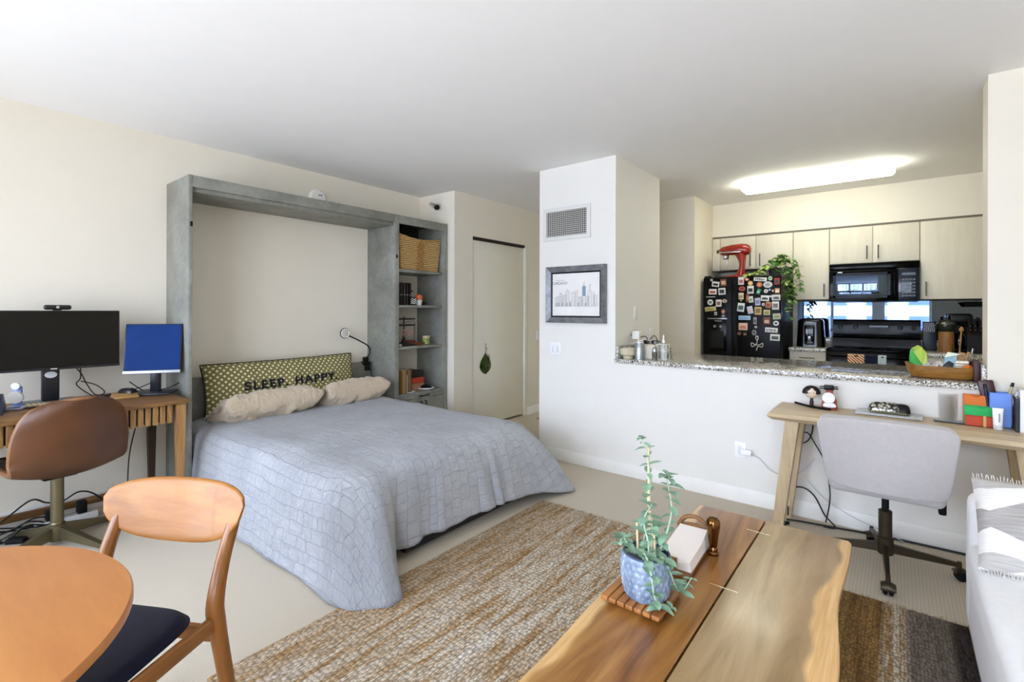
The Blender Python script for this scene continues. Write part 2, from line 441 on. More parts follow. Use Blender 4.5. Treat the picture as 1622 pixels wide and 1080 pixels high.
for (x, w, h, t) in ((.06,.05,.2,.03),(.11,.05,.24,0),(.16,.04,.3,.03),(.2,.05,.26,0),(.25,.06,.27,0),(.29,.08,.34,.06),(.38,.04,.12,0),(.42,.07,.3,.05),(.5,.05,.36,0),(.55,.05,.2,.03),(.6,.05,.22,0),(.63,.08,.24,0),(.73,.05,.24,0),(.76,.07,.36,0),(.83,.06,.32,0),(.88,.07,.26,0)):
    bld(x, w, h, rr.choice((2, 3, 4)), t)
for x in (.07, .12, .2, .3, .37, .55, .7): ln((x, .22), (x+.03, .22+.09), .003); ln((x+.03, .22), (x+.01, .3), .003)
ln((.03, .222), (.95, .222), .001)
ln((.685, .69), (.685, .8), .002); ln((.675, .69), (.675, .76), .002)
ln((.79, .58), (.79, .72)); ln((.81, .58), (.81, .72)); ln((.8, .72), (.84, .72))
for k in range(11): ln((.065+.018*k, .84), (.077+.018*k, .84), .0035)
part('ink_drawing', ink, M('#55565c', .7), pf, True, smooth=0)
blue.box(px0+.645*W_, px0+.715*W_, yq-.0002, yq+.0006, pz0+.46*H_, pz0+.69*H_)
part('tower_tint', blue, M('#8796a8', .7), pf, True, smooth=0, label='grey blue tower in the drawing')
tm = text_mb('CHICAGO', .034, .0004)
part('title_lettering', MB().add([(v.x+px0+.165*W_, yq-v.z, v.y+pz0+.77*H_) for v in [Vector(q) for q in tm.v]], tm.f), M('#55565c', .7), pf, True, smooth=0, label='dark title lettering')
# door mat in the hall
solo('door_mat', 'dark brown door mat on the hall floor behind the pillar', 'mat', MB().box(-3.52, -2.75, 4.93, 5.45, .0005, .012, .004), fabric('#6a5238', weave=300), (-3.15, 5.2, 0), w=True)
# leaf ornament on the closet door
lf = thing('leaf_ornament', 'green glass leaf ornament hanging on the closet door', 'ornament', (XH-.014, 4.235, .80))
def leafshape(a, b_):
    y = b_*.36; w = .10*math.sin(PI*min(1, max(.0, (1-b_)*1.0))**.75)
    return (.006+.01*(1-(2*a-1)**2), (2*a-1)*w, .03-y*.62+.03*abs(2*a-1)*(1-b_))
part('leaf_blade', MB().grid(leafshape, 8, 14), M('#2f4218', .15, var=.6, vs=24, coat=.5), lf)
part('wire_stem', MB().tube(smoothpath([(.008, 0, .0), (.01, 0, .07), (.01, .012, .09), (.01, .02, .105), (.01, .006, .115), (.01, 0, .10)]), .0028, 6).tube(smoothpath([(.01, 0, .1), (.01, -.002, .14), (.01, .003, .155), (.006, -.004, .165)]), .0028, 6), M('#231d14', .4, .6), lf)
part('wire_curl', MB().tube(smoothpath([(.01, .01, .0), (.012, .045, .03), (.014, .06, .0), (.014, .045, -.03), (.014, .025, -.01), (.014, .04, .008), (.014, .05, -.01), (.012, .045, -.05)]), .0026, 6), M('#231d14', .4, .6), lf)

# blocks across the street (seen only in the kitchen mirror and microwave door)
WGL = M('#7487a3', .15)
for lab, xa, xb_, y, zt, c, nx, nz in (('taller pale apartment block reflected in the kitchen mirror', -11, 2.2, -27, 6.5, '#f1f1f2', 6, 6), ('lower white apartment block reflected in the right end of the kitchen mirror', 3.2, 15, -31, 4.2, '#f4f3f1', 5, 5)):
    o = thing('street_building', lab, 'building', ((xa+xb_)/2, y, -9))
    part('facade', MB().box(xa, xb_, y-6, y, -9, zt), M(c, .8), o, True, smooth=0)
    part('roof_ledge', MB().box(xa-.2, xb_+.2, y-6.2, y+.2, zt, zt+.3), M('#b9bec8', .8), o, True, smooth=0)
    fr0 = None
    for i in range(nx):
        for j in range(nz):
            px_ = xa+(xb_-xa)*(i+.5)/nx; pz_ = zt-1.6-2.3*j
            if fr0 is None:
                fr0 = part('window', MB().box(-.55, .55, 0, .06, -.75, .75).box(-.6, .6, .05, .1, -.85, -.75).box(-.04, .04, .05, .08, -.75, .75), WGL, o, smooth=0); w_ = fr0
            else:
                w_ = fr0.copy(); COL.objects.link(w_); w_.parent = o
            w_.location = (px_-(xa+xb_)/2, .0, pz_+9)
# ================================================================ WALL BED CABINET
def concrete():
    m, nt, b = new('concrete_laminate'); b.inputs['Roughness'].default_value = .5
    v = coords(nt); n = noise_n(nt, v, 3.5, 8, .65, .4); f = noise_n(nt, v, 26, 6, .7)
    fac = math_n(nt, 'ADD', math_n(nt, 'MULTIPLY', n, .65), math_n(nt, 'MULTIPLY', f, .35))
    nt.links.new(ramp(nt, fac, [(.3, lin('#686862')), (.5, lin('#83837b')), (.7, lin('#9d9d94'))]), b.inputs['Base Color'])
    bump(nt, b, f, .06, .003); return m
CON = concrete(); CONL = M('#a39c8c', .55, var=.12, vs=20)
cab = thing('wall_bed_cabinet', 'tall grey concrete-look wall bed cabinet with shelf tower around the bed', 'cabinet', (-4.29, 2.47, 0))
XF = -3.85
def cpart(n, *a, mat=CON, b=.002, **k): return part(n, MB().box(*a, b=b), mat, cab, True, **k)
cpart('side_panel', XB, XF, 1.235, 1.26, 0, 2.29)
cpart('side_panel', XB, XF, 3.0, 3.052, 0, 2.29)
cpart('side_panel', XB, XF, 3.662, 3.70, 0, 2.29)
cpart('top_panel', XB, XF-.02, 1.26, 3.0, 2.265, 2.288)
cpart('top_panel', XB, XF-.02, 3.052, 3.662, 2.265, 2.288)
cpart('fascia', XF-.022, XF-.001, 1.26, 3.0, 2.208, 2.289)
cpart('fascia', XF-.022, XF-.001, 3.052, 3.662, 2.208, 2.289)
cpart('light_rail', XF-.06, XF-.03, 1.262, 2.998, 2.18, 2.264)
cpart('top_soffit', XB+.01, XF-.062, 1.262, 2.998, 2.18, 2.2)
cpart('headboard', XB+.002, XB+.06, 1.26, 3.0, 0, .82)
cpart('dark_backing', XB+.002, XB+.02, 3.052, 3.662, 1.76, 2.264, mat=M('#2c2c2a', .6))  # dark sheet added behind the top compartment only, keeps it near black
for z in (1.76, 1.402, .983): cpart('shelf', XB+.02, XF-.035, 3.052, 3.662, z-.026, z)
cpart('counter_shelf', XB+.01, XF-.005, 3.052, 3.662, .487, .508)
PULL = M('#171513', .35, .6)
dr = cpart('drawer', XF-.024, XF-.006, 3.055, 3.66, .445, .484)
part('pull', MB().tube(smoothpath([(XF-.004, 3.32, .47), (XF+.018, 3.325, .47), (XF+.018, 3.43, .47), (XF-.004, 3.435, .47)], 5), .006, 8), PULL, dr, True)
for ya, yb, yh in ((3.055, 3.355, 3.33), (3.36, 3.66, 3.39)):
    d = cpart('door', XF-.024, XF-.006, ya, yb, .03, .441)
    part('pull', MB().tube(smoothpath([(XF-.004, yh, .41), (XF+.02, yh, .405), (XF+.02, yh, .32), (XF-.004, yh, .315)], 5), .006, 8), PULL, d, True)
part('latch', MB().box(XF, XF+.012, 1.243, 1.259, 1.93, 1.965, .004).box(XF, XF+.018, 1.246, 1.256, 1.94, 1.952, .003), PULL, cab, True)
part('latch', MB().box(XF, XF+.012, 3.01, 3.026, 1.86, 1.895, .004).box(XF, XF+.018, 3.013, 3.023, 1.87, 1.882, .003), PULL, cab, True)

# ---------------------------------------------------------------- bed
bed = thing('bed', 'double bed standing out from the grey wall bed cabinet', 'bed', (-3.1, 2.13, 0))
part('mattress', MB().box(-4.21, -2.17, 1.39, 2.87, .24, .495, .06, 4), fabric('#d8d8da'), bed, True)
part('platform', MB().box(-4.2, -2.14, 1.42, 2.86, .15, .24, .01), M('#111112', .5), bed, True)
part('rail', MB().box(-2.14, -2.085, 1.70, 2.80, .03, .15, .006), M('#0d0d0e', .45), bed, True)
for (x, y) in ((-2.14, 1.62), (-2.14, 2.75), (-3.6, 1.5), (-3.6, 2.8)):
    part('leg', MB().box(x-.025, x+.025, y-.025, y+.025, 0, .15, .004), M('#0d0d0e', .45), bed, True)

# ---------------------------------------------------------------- quilt
def quilt_mat():
    m, nt, b = new('quilt_linen'); b.inputs['Roughness'].default_value = .92; b.inputs['Specular IOR Level'].default_value = .15; b.inputs['Sheen Weight'].default_value = .25
    tc = nd(nt, 'ShaderNodeTexCoord'); mp = nd(nt, 'ShaderNodeMapping'); nt.links.new(tc.outputs['UV'], mp.inputs[0])
    dn = nd(nt, 'ShaderNodeTexNoise'); dn.inputs['Scale'].default_value = 9; dn.inputs['Detail'].default_value = 3
    nt.links.new(tc.outputs['UV'], dn.inputs['Vector'])
    va = nd(nt, 'ShaderNodeVectorMath', operation='MULTIPLY_ADD'); nt.links.new(dn.outputs[1], va.inputs[0]); va.inputs[1].default_value = (.03, .03, 0); nt.links.new(tc.outputs['UV'], va.inputs[2])
    def brick(rot, w, h):
        mp = nd(nt, 'ShaderNodeMapping'); mp.inputs['Rotation'].default_value = (0, 0, rot); nt.links.new(va.outputs[0], mp.inputs[0])
        br = nd(nt, 'ShaderNodeTexBrick'); br.inputs['Scale'].default_value = 1; br.inputs['Brick Width'].default_value = w; br.inputs['Row Height'].default_value = h
        br.inputs['Mortar Size'].default_value = .0022; br.inputs['Mortar Smooth'].default_value = .6; br.offset = .37; br.squash = .6; br.squash_frequency = 3
        br.inputs['Color1'].default_value = (1,1,1,1); br.inputs['Color2'].default_value = (1,1,1,1); br.inputs['Mortar'].default_value = (0,0,0,1)
        nt.links.new(mp.outputs[0], br.inputs[0]); return br.outputs[0]
    bk = brick(0, .085, .062)
    wr = noise_n(nt, va.outputs[0], 26, 8, .7, 1.2); fine = noise_n(nt, va.outputs[0], 420, 3, .6); big = noise_n(nt, va.outputs[0], 3, 3, .5)
    col = ramp(nt, math_n(nt, 'ADD', math_n(nt, 'MULTIPLY', big, .6), math_n(nt, 'MULTIPLY', fine, .4)), [(.3, lin('#abadb3')), (.7, lin('#c6c8cc'))])
    col = mixc(nt, math_n(nt, 'MULTIPLY', math_n(nt, 'SUBTRACT', 1, bk), .5), col, lin('#9299a8'))
    nt.links.new(col, b.inputs['Base Color'])
    h = math_n(nt, 'ADD', math_n(nt, 'MULTIPLY', bk, .3), math_n(nt, 'ADD', math_n(nt, 'MULTIPLY', wr, 1.5), math_n(nt, 'MULTIPLY', fine, .12)))
    bump(nt, b, h, 1.0, .014); return m
def interp(keys, s):
    for (a, pa), (b_, pb) in zip(keys, keys[1:]):
        if s <= b_:
            t = (s-a)/(b_-a); t = t*t*(3-2*t)*.6+t*.4
            return Vector(pa).lerp(Vector(pb), t)
    return Vector(keys[-1][1])
QH = [(0,(-4.16,1.30,.33)), (.28,(-3.88,1.285,.3)), (.36,(-3.80,1.25,.12)), (.6,(-3.52,1.24,.03)), (1.03,(-3.13,1.238,.008)), (1.6,(-2.6,1.236,.008)),
      (1.84,(-2.28,1.245,.008)), (1.95,(-2.05,1.225,.008)), (2.03,(-1.90,1.25,.008)), (2.11,(-1.79,1.37,.008)), (2.17,(-1.80,1.445,.01)), (2.23,(-1.93,1.52,.02)),
      (2.31,(-2.07,1.61,.07)), (2.54,(-2.05,1.88,.09)), (3.1,(-2.015,2.44,.095)), (3.38,(-1.97,2.80,.07)), (3.47,(-1.925,2.97,.03)), (3.56,(-1.885,3.125,.006)),
      (3.7,(-2.05,3.16,.006)), (4.2,(-2.6,3.14,.02)), (5.2,(-3.76,3.1,.05)), (5.3,(-3.84,2.975,.25)), (5.6,(-4.16,2.965,.33))]
def make_quilt():
    x0, x1, y0, y1, zt, rc_ = -4.16, -2.15, 1.36, 2.90, .522, .16
    nx, ny = 96, 76
    def T(i, j):
        x = x0+(x1-x0)*i/nx; y = y0+(y1-y0)*j/ny
        dx = x-(x1-rc_)
        dy, yc_, sg = (y0+rc_-y, y0+rc_, -1) if y < (y0+y1)/2 else (y-(y1-rc_), y1-rc_, 1)
        if dx > 0 and dy > 0:
            k = max(dx, dy)/math.hypot(dx, dy); x = x1-rc_+dx*k; y = yc_+sg*dy*k
        e = min(x1-(x if dx <= 0 or dy <= 0 else x1-rc_+max(dx, 0)), y-y0, y1-y)
        e = min(x1-(x0+(x1-x0)*i/nx), (y1-y0)*j/ny, (y1-y0)*(1-j/ny))
        z = zt-.028*max(0, 1-e/.13)**2
        z += .012*noise.noise((x*2.2, y*2.2, 3))+.005*noise.noise((x*9, y*9, 7))+.0025*noise.noise((x*28, y*28, 1))
        return Vector((x, y, z))
    mb = MB(); uv = []
    for i in range(nx+1):
        for j in range(ny+1):
            p = T(i, j); mb.v.append(p); uv.append((x0+(x1-x0)*i/nx, y0+(y1-y0)*j/ny))
    I = lambda i, j: i*(ny+1)+j
    for i in range(nx):
        for j in range(ny): mb.f.append((I(i, j), I(i+1, j), I(i+1, j+1), I(i, j+1)))
    ring = [(I(i, 0), (0, -1), x1-x0, i/nx*(x1-x0)) for i in range(nx+1)]
    ring += [(I(nx, j), (1, 0), 0, (x1-x0)+j/ny*(y1-y0)) for j in range(1, ny+1)]
    ring += [(I(i, ny), (0, 1), 0, (x1-x0)+(y1-y0)+(1-i/nx)*(x1-x0)) for i in range(nx-1, -1, -1)]
    NV = 26; base = {}; cols = []
    sc_ = 5.6/((x1-x0)*2+(y1-y0))
    for (vi, od, _, s) in ring:
        s *= sc_
        P0 = mb.v[vi]; Hm = interp(QH, s)
        hd = Vector((Hm.x-P0.x, Hm.y-P0.y, 0)); out = hd.normalized() if hd.length > 1e-6 else Vector((*od, 0))
        nrm = Vector((*od, 0))
        o2 = (nrm*.6+out*.4).normalized()
        P1 = P0+o2*.085+Vector((0, 0, -.012)); P2 = Hm-hd*.22+Vector((0, 0, (P0.z-Hm.z)*.38))
        corner = math.exp(-((s-2.08)/.1)**2)
        P2 = P2+Vector((0, 0, .0))-out*.10*corner
        col = [vi]; q = P0.copy(); ln_ = 0
        for k in range(1, NV+1):
            t = k/NV
            p = P0*(1-t)**3+P1*3*t*(1-t)**2+P2*3*t*t*(1-t)+Hm*t**3
            am = t**1.4
            w = .011*math.sin(s*17+math.sin(s*5)*1.5)+.008*math.sin(s*41+2)
            for sf, aa, wd_ in ((2.44, -.022, .03), (2.86, -.026, .025), (2.99, -.03, .022), (2.3, -.04, .04), (1.75, -.012, .05), (1.3, -.01, .06)):
                w += aa*math.exp(-((s-sf-.03*t)/wd_)**2)
            if s < .4 or s > 5.25: w = 0
            p = p+o2*w*am*(1 if Hm.z > .03 else (1-t*.75))+Vector((0, 0, .004*noise.noise((s*8, t*5, 2))*am))
            p.z = max(p.z, .006+.003*t)
            ln_ += (p-q).length; q = p.copy()
            col.append(len(mb.v)); mb.v.append(p)
            od2 = Vector(od)
            u0 = uv[vi]
            if s > 1.9 and s < 2.2: od2 = Vector((math.sin((s-1.9)/.3*PI/2), -math.cos((s-1.9)/.3*PI/2)))
            uv.append((u0[0]+od2.x*ln_, u0[1]+od2.y*ln_))
        cols.append(col)
    for a, b_ in zip(cols, cols[1:]):
        for k in range(NV): mb.f.append((a[k], b_[k], b_[k+1], a[k+1]))
    me = bpy.data.meshes.new('quilt'); me.from_pydata(mb.v, [], mb.f)
    ul = me.uv_layers.new(name='cloth')
    for lp in me.loops: ul.data[lp.index].uv = uv[lp.vertex_index]
    bm = bmesh.new(); bm.from_mesh(me); bmesh.ops.recalc_face_normals(bm, faces=bm.faces[:]); bm.to_mesh(me); bm.free()
    me.polygons.foreach_set('use_smooth', [True]*len(me.polygons)); me.materials.append(quilt_mat())
    o = bpy.data.objects.new('quilt', me); COL.objects.link(o)
    sm = o.modifiers.new('thickness', 'SOLIDIFY'); sm.thickness = .012; sm.offset = 1
    if sum(p.normal.z for p in me.polygons) < 0: sm.offset = -1
    return tagp(o, 'pale blue grey quilted bedspread draped over the bed', 'bedspread')
make_quilt()

# ---------------------------------------------------------------- pillows
def pil_fn(W, H, Tk, n=3.2, pinch=.07, lump=0, seed=0):
    def f(a, b_, sgn):
        e = max(0, (1-abs(a)**n)*(1-abs(b_)**n))**.48
        x = W/2*a*(1-pinch*(1-b_*b_)*abs(a)**3); y = H/2*b_*(1-pinch*1.5*(1-a*a)*abs(b_)**3)
        z = sgn*Tk/2*e
        if lump: z += lump*e*noise.noise((a*3+seed, b_*2.2, seed+sgn))+lump*.5*e*noise.noise((a*9+seed, b_*3, seed+4))
        return Vector((x, y, z))
    return f
def pillow_mb(f, nu=64, nv=32):
    mb = MB()
    mb.grid(lambda u, v: f(2*u-1, 2*v-1, 1), nu, nv); mb.grid(lambda u, v: f(2*u-1, 2*v-1, -1), nu, nv)
    return mb
def cross_mat():
    m, nt, b = new('cross_print'); b.inputs['Roughness'].default_value = .9; b.inputs['Specular IOR Level'].default_value = .2
    v = coords(nt, (1, 1, 1)); sx = nd(nt, 'ShaderNodeSeparateXYZ'); nt.links.new(v, sx.inputs[0])
    P = .046
    def cell(s, off): return math_n(nt, 'ABSOLUTE', math_n(nt, 'SUBTRACT', math_n(nt, 'FRACT', math_n(nt, 'ADD', math_n(nt, 'DIVIDE', s, P), off)), .5))
    def plus(off):
        a = cell(sx.outputs[0], off); c = cell(sx.outputs[1], off)
        k1 = math_n(nt, 'MULTIPLY', math_n(nt, 'LESS_THAN', a, .075), math_n(nt, 'LESS_THAN', c, .21))
        k2 = math_n(nt, 'MULTIPLY', math_n(nt, 'LESS_THAN', c, .075), math_n(nt, 'LESS_THAN', a, .21))
        return math_n(nt, 'MAXIMUM', k1, k2)
    f = math_n(nt, 'MAXIMUM', plus(0), plus(.5))
    c = mixc(nt, f, lin('#7c7549'), lin('#e8e2bd')); nt.links.new(c, b.inputs['Base Color'])
    bump(nt, b, noise_n(nt, v, 600, 2), .25, .002); return m
tl = R(14)
f = pil_fn(1.30, .40, .19, 3.2, .03, .022, 2)
lp = solo('lumbar_pillow', 'long olive pillow with cream crosses and lettering against the headboard', 'pillow', pillow_mb(f, 90, 30), cross_mat(), (-4.105, 2.06, .735),
          rot=frame3(Vector((0,1,.006)).normalized(), Vector((-math.sin(tl), 0, math.cos(tl))), Vector((math.cos(tl), 0, math.sin(tl)))), merge=.0005)
tm = text_mb('SLEEP. HAPPY.', .092, .0014, spacing=1.22, bold=.0032, fine=2)
bmx = bmesh.new(); vv = [bmx.verts.new(p) for p in tm.v]
for fc in tm.f:
    try: bmx.faces.new([vv[i] for i in fc])
    except ValueError: pass
bmx.free()
wx = max(p.x for p in tm.v)-min(p.x for p in tm.v); k_ = .81/wx
tv = []
for p in tm.v:
    x, y = p.x*k_+.02, p.y-.012
    e = f(max(-.98, min(.98, x/.645)), max(-.98, min(.98, y/.195)), 1)
    tv.append((x, y, e.z+.003+p.z+.0015))
part('lettering', MB().add(tv, tm.f), M('#15151f', .9), lp, smooth=0, label='bold black lettering')
rim = [f(a, -1, 1) for a in [k/30-1 for k in range(61)]]+[f(1, b_, 1) for b_ in [k/10-1 for k in range(1, 20)]]+[f(1-k/30, 1, 1) for k in range(61)]+[f(-1, 1-k/10, 1) for k in range(1, 20)]
part('piping', MB().tube(rim, .006, 8, True), M('#23211b', .8), lp, label='dark piping')
def silk():
    m, nt, b = new('champagne_silk'); b.inputs['Roughness'].default_value = .36; b.inputs['Sheen Weight'].default_value = .3
    b.inputs['Base Color'].default_value = lin('#c8b69d')
    v = coords(nt, (1, .25, 1)); n = noise_n(nt, v, 14, 5, .6, 1.5); bump(nt, b, n, .55, .03); return m
SILK = silk()
for i, (lab, loc, rx, ry, rz, W) in enumerate((('crumpled champagne satin pillow at the left front of the bed head', (-3.87, 1.80, .60), 0, R(24), R(92), .78),
                                   ('champagne satin pillow under the end of the lettering, nearest the shelf tower', (-3.87, 2.535, .60), 0, R(22), R(91), .64))):
    f2 = pil_fn(W, .35, .21, 4.0, .04, .03, 5+i*9)
    q = Matrix.Rotation(rz, 3, 'Z') @ Matrix.Rotation(R(-24), 3, 'X')
    o = solo('pillow', lab, 'pillow', pillow_mb(f2, 70, 36), SILK, loc, rot=q.to_euler(), group='champagne satin pillows', merge=.0005)
    fl = MB().grid(lambda u, v: f2(-1+.001, 1.4*v-.7, 1)+Vector((-.05*u*(1+.3*math.sin(v*9)), .0, .012*math.sin(u*5+v*8))), 5, 16)
    part('flange', fl, SILK, o)
# reading lamp clipped to the headboard
rl = thing('clip_reading_lamp', 'black gooseneck clip lamp with ring head on the headboard', 'lamp', (-4.235, 2.93, .80))
part('clamp', MB().box(-.035, .05, -.03, .03, -.01, .03, .006).box(.02, .045, -.025, .025, -.06, .0, .005).box(-.02, .03, -.022, .022, .03, .075, .008), BLACK, rl)
part('gooseneck', MB().tube(smoothpath([(.01, 0, .06), (.03, .03, .11), (.03, .02, .18), (.03, -.10, .25), (.03, -.21, .30)], 8), .007, 8), BLACK, rl)
ring = [(.035, -.255+.042*math.cos(a), .325+.042*math.sin(a)) for a in [2*PI*k/32 for k in range(32)]]
part('ring_head', MB().tube(ring, .0105, 10, True), M('#232324', .4), rl)
part('diffuser', MB().tube([(.042, -.255+.04*math.cos(a), .325+.04*math.sin(a)) for a in [2*PI*k/32 for k in range(32)]], .0075, 8, True), M('#e8e6e0', .4), rl, label='pale ring diffuser')
solo('lamp_cord', 'thin black cord hanging from the clip lamp beside the pillows', 'cord', MB().tube(smoothpath([(-4.19, 2.935, .80), (-4.18, 2.955, .74), (-4.19, 2.975, .66), (-4.18, 2.97, .56)]), .003, 6), BLACK, (-4.19, 2.95, .7), w=True)

# ---------------------------------------------------------------- things on the shelf tower
def wicker():
    m, nt, b = new('wicker'); b.inputs['Roughness'].default_value = .7
    v = coords(nt, (1, 1, 1)); w = nd(nt, 'ShaderNodeTexWave', wave_type='BANDS', bands_direction='Z'); w.inputs['Scale'].default_value = 17; w.inputs['Distortion'].default_value = 1.6; w.inputs['Detail'].default_value = 3; w.inputs['Detail Scale'].default_value = 3
    nt.links.new(v, w.inputs['Vector'])
    n = noise_n(nt, v, 40, 4, .6)
    nt.links.new(ramp(nt, math_n(nt, 'ADD', math_n(nt, 'MULTIPLY', w.outputs[1], .6), math_n(nt, 'MULTIPLY', n, .4)), [(.2, lin('#7b5526')), (.45, lin('#bd955a')), (.85, lin('#e2c58c'))]), b.inputs['Base Color'])
    bump(nt, b, w.outputs[1], .8, .008); return m
WK = wicker()
bk = thing('wicker_basket', 'woven wicker basket on the top shelf of the tower', 'basket', (-4.06, 3.37, 1.7605))
def bsk(u, v):
    pts = [(-.145, -.25), (.145, -.25), (.145, .25), (-.145, .25)]
    t = u*4; i = int(t) % 4; fr_ = t-int(t)
    a, c = pts[i], pts[(i+1) % 4]
    k = 1+.12*v
    x, y = a[0]+(c[0]-a[0])*fr_, a[1]+(c[1]-a[1])*fr_
    top = .34
    if i in (1, 3): top = .345-.035*math.sin(fr_*PI)
    else: top = .345
    return Vector((x*k, y*k, .002+v*top))
bb = MB().grid(bsk, 64, 20); bb.add([(-.145, -.25, .003), (.145, -.25, .003), (.145, .25, .003), (-.145, .25, .003)], [(0, 1, 2, 3)])
o = part('body', bb, WK, bk, merge=.0004); sm = o.modifiers.new('t', 'SOLIDIFY'); sm.thickness = .012
part('rim', MB().tube([bsk(k/64, 1)+Vector((0, 0, .004)) for k in range(64)], .011, 8, True), WK, bk)
zz = MB()
for k in range(9):
    z = .04+.032*k
    for s_ in (-1, 1): zz.tube([(.152+.05*z, s_*.045, z-.025), (.158+.05*z, 0, z+.012)], .007, 6)
part('chevron_braid', zz, M('#a87c40', .7, var=.2, vs=40), bk)
def book(label, cat, loc, dx, dy, dz, col, group, rz=0, pages=True, page_face='top', name='book'):
    o = thing(name, label, cat, loc, rz, group)
    t = .004
    part('cover', MB().box(-dx/2, dx/2, -dy/2, -dy/2+t, 0, dz).box(-dx/2, dx/2, dy/2-t, dy/2, 0, dz).box(dx/2-t, dx/2, -dy/2, dy/2, 0, dz), M(col, .55), o)
    part('pages', MB().box(-dx/2+.004, dx/2-t, -dy/2+t, dy/2-t, .003, dz-.004), M('#d9d2c2', .8), o)
    return o
G = 'dark books on the second shelf'
for lab, y, w, col in (('black book at the left end of the second shelf row', 3.115, .04, '#15120f'), ('black book with grey spine second in the shelf row', 3.155, .034, '#2c2a29'),
                       ('dark brown book third in the second shelf row', 3.191, .034, '#231410'), ('black book at the right end of the shelf row', 3.226, .03, '#0f0d0d')):
    b_ = book(lab, 'book', (-3.98, y, 1.4025), .17, w-.002, .225, col, G)
    part('spine_band', MB().box(.085, .0862, -w/2+.008, w/2-.008, .10, .108), M('#aa9999', .5), b_, smooth=0)
sq = thing('bird_figurine', 'dark bird shaped figurine perched behind the books', 'figurine', (-4.02, 3.29, 1.4025))
part('stand', MB().lathe([(.03, 0), (.03, .006), (.005, .01), (.005, .1), (0, .1)], n=16), M('#1a1512', .5), sq)
part('body', MB().add([(0, -.02, .1), (.0, .09, .155), (.02, .02, .13), (-.02, .02, .13), (0, .0, .165)], [(0, 2, 4), (0, 4, 3), (2, 1, 4), (4, 1, 3), (0, 3, 1), (0, 1, 2)]), M('#2a1f18', .5), sq)
mg = thing('patterned_jar', 'small black and white patterned jar beside the dark books', 'jar', (-3.91, 3.272, 1.4025))
part('body', MB().lathe([(.03, 0), (.034, .01), (.034, .055), (.028, .07), (.028, .085), (0, .085)], n=24), M('#1b1b1c', .3), mg)
pt = MB()
for k in range(3): pt.tube([(.0345*math.cos(a), .0345*math.sin(a), .02+.02*k+.006*math.sin(a*6)) for a in [2*PI*j/48 for j in range(48)]], .0035, 6, True)
part('white_pattern', pt, M('#d9d6cf', .5), mg)
cs = thing('cactus_pot', 'tiny white fluted pot holding an orange cactus', 'plant', (-3.93, 3.37, 1.4025))
part('pot', MB().lathe([(.028, 0), (.036, .03), (.04, .055), (.034, .055), (.03, .045), (0, .045)], n=12), M('#cfcfc6', .5), cs)
part('cactus', MB().lathe([(.0, .045), (.03, .05), (.042, .075), (.036, .1), (.02, .112), (0, .115)], n=14), M('#c9653c', .7, var=.3, vs=60), cs)
part('green_leaves', MB().add([(.02, .03, .05), (.05, .06, .08), (.03, .045, .065), (.01, .055, .05)], [(0, 1, 2), (2, 1, 3)]), M('#3f5b2c', .6), cs, smooth=0)
solo('stone', 'dark rough stone at the right end of the second shelf', 'stone', MB().lathe([(0, 0), (.045, .004), (.055, .02), (.035, .042), (0, .05)], n=9, sx=.8, sy=1.2), M('#1c1211', .7, var=.4, vs=40, bp=.5, bs=40), (-4.0, 3.46, 1.4025), smooth=0)
# third shelf
js = thing('jewellery_stand', 'dark tiered trinket stand hung with pale beads on the third shelf', 'stand', (-3.98, 3.215, .9835))
DK = M('#1d1311', .5)
part('base', MB().box(-.08, .08, -.07, .1, 0, .03, .006), DK, js)
part('post', MB().lathe([(.035, .03), (.02, .06), (.008, .12), (.008, .3), (0, .3)], n=14), DK, js)
part('tray', MB().box(-.05, .05, -.075, .115, .205, .222, .006), DK, js); part('tray', MB().box(-.05, .05, -.075, .115, .27, .285, .006), DK, js)
bd = MB()
for k in range(26):
    a = k*.9; bd.lathe([(0, -.011), (.011, 0), (0, .011)], (.055+.012*math.sin(k*2.1), -.06+.13*((k*7) % 26)/26, .135+.03*math.sin(a)), 8)
part('beads', bd, M('#b98f86', .4, var=.3, vs=80), js, label='pale pink beads')
for k, (y, lab) in enumerate(((3.125, 'white die shaped trinket at the left of the third shelf'), (3.21, 'small pale trinket in the middle of the dark tray'), (3.26, 'small pale trinket at the right of the dark tray'))):
    solo('trinket', lab, 'trinket', MB().lathe([(0, 0), (.014, .004), (.016, .014), (.008, .024), (0, .026)], n=10), M('#d8d4cb', .4), (-3.92, y, .9835), group='trinkets on the third shelf')
solo('wooden_dish', 'oval carved brown wooden dish at the front of the third shelf', 'dish', MB().lathe([(0, .004), (.06, .0), (.075, .012), (.085, .03), (.078, .03), (.06, .012), (0, .01)], n=32, sx=.55, sy=1.6), wood('#5a2f16', '#8a5228', 'y', 4), (-3.94, 3.33, .9835))
solo('red_box', 'dull red carved box lying behind the wooden dish', 'box', MB().box(-.04, .04, -.05, .05, 0, .05, .008), M('#7b3425', .6, var=.2), (-4.06, 3.36, .9835))
cd = thing('green_candle_jar', 'glass jar with green wrapper and pale lid on the third shelf', 'jar', (-3.95, 3.49, .9835))
part('jar', MB().lathe([(.03, 0), (.04, .008), (.042, .06), (.036, .07), (0, .07)], n=24), M('#7f8f48', .25, var=.4, vs=30), cd)
part('lid', MB().lathe([(.038, .07), (.04, .072), (.04, .095), (0, .097)], n=24), M('#bfa88f', .5), cd)
wr_ = thing('wire_holder', 'thin wire picture holder behind the candle jar', 'holder', (-4.1, 3.40, .9835))
part('wire', MB().tube(smoothpath([(0, -.08, .235), (0, .0, .245), (0, .06, .23), (0, .065, .02)]), .003, 6).tube([(0, .05, .02), (0, .05, .2)], .003, 6).box(-.03, .03, .02, .1, 0, .02, .004), M('#55524c', .4, .7), wr_)
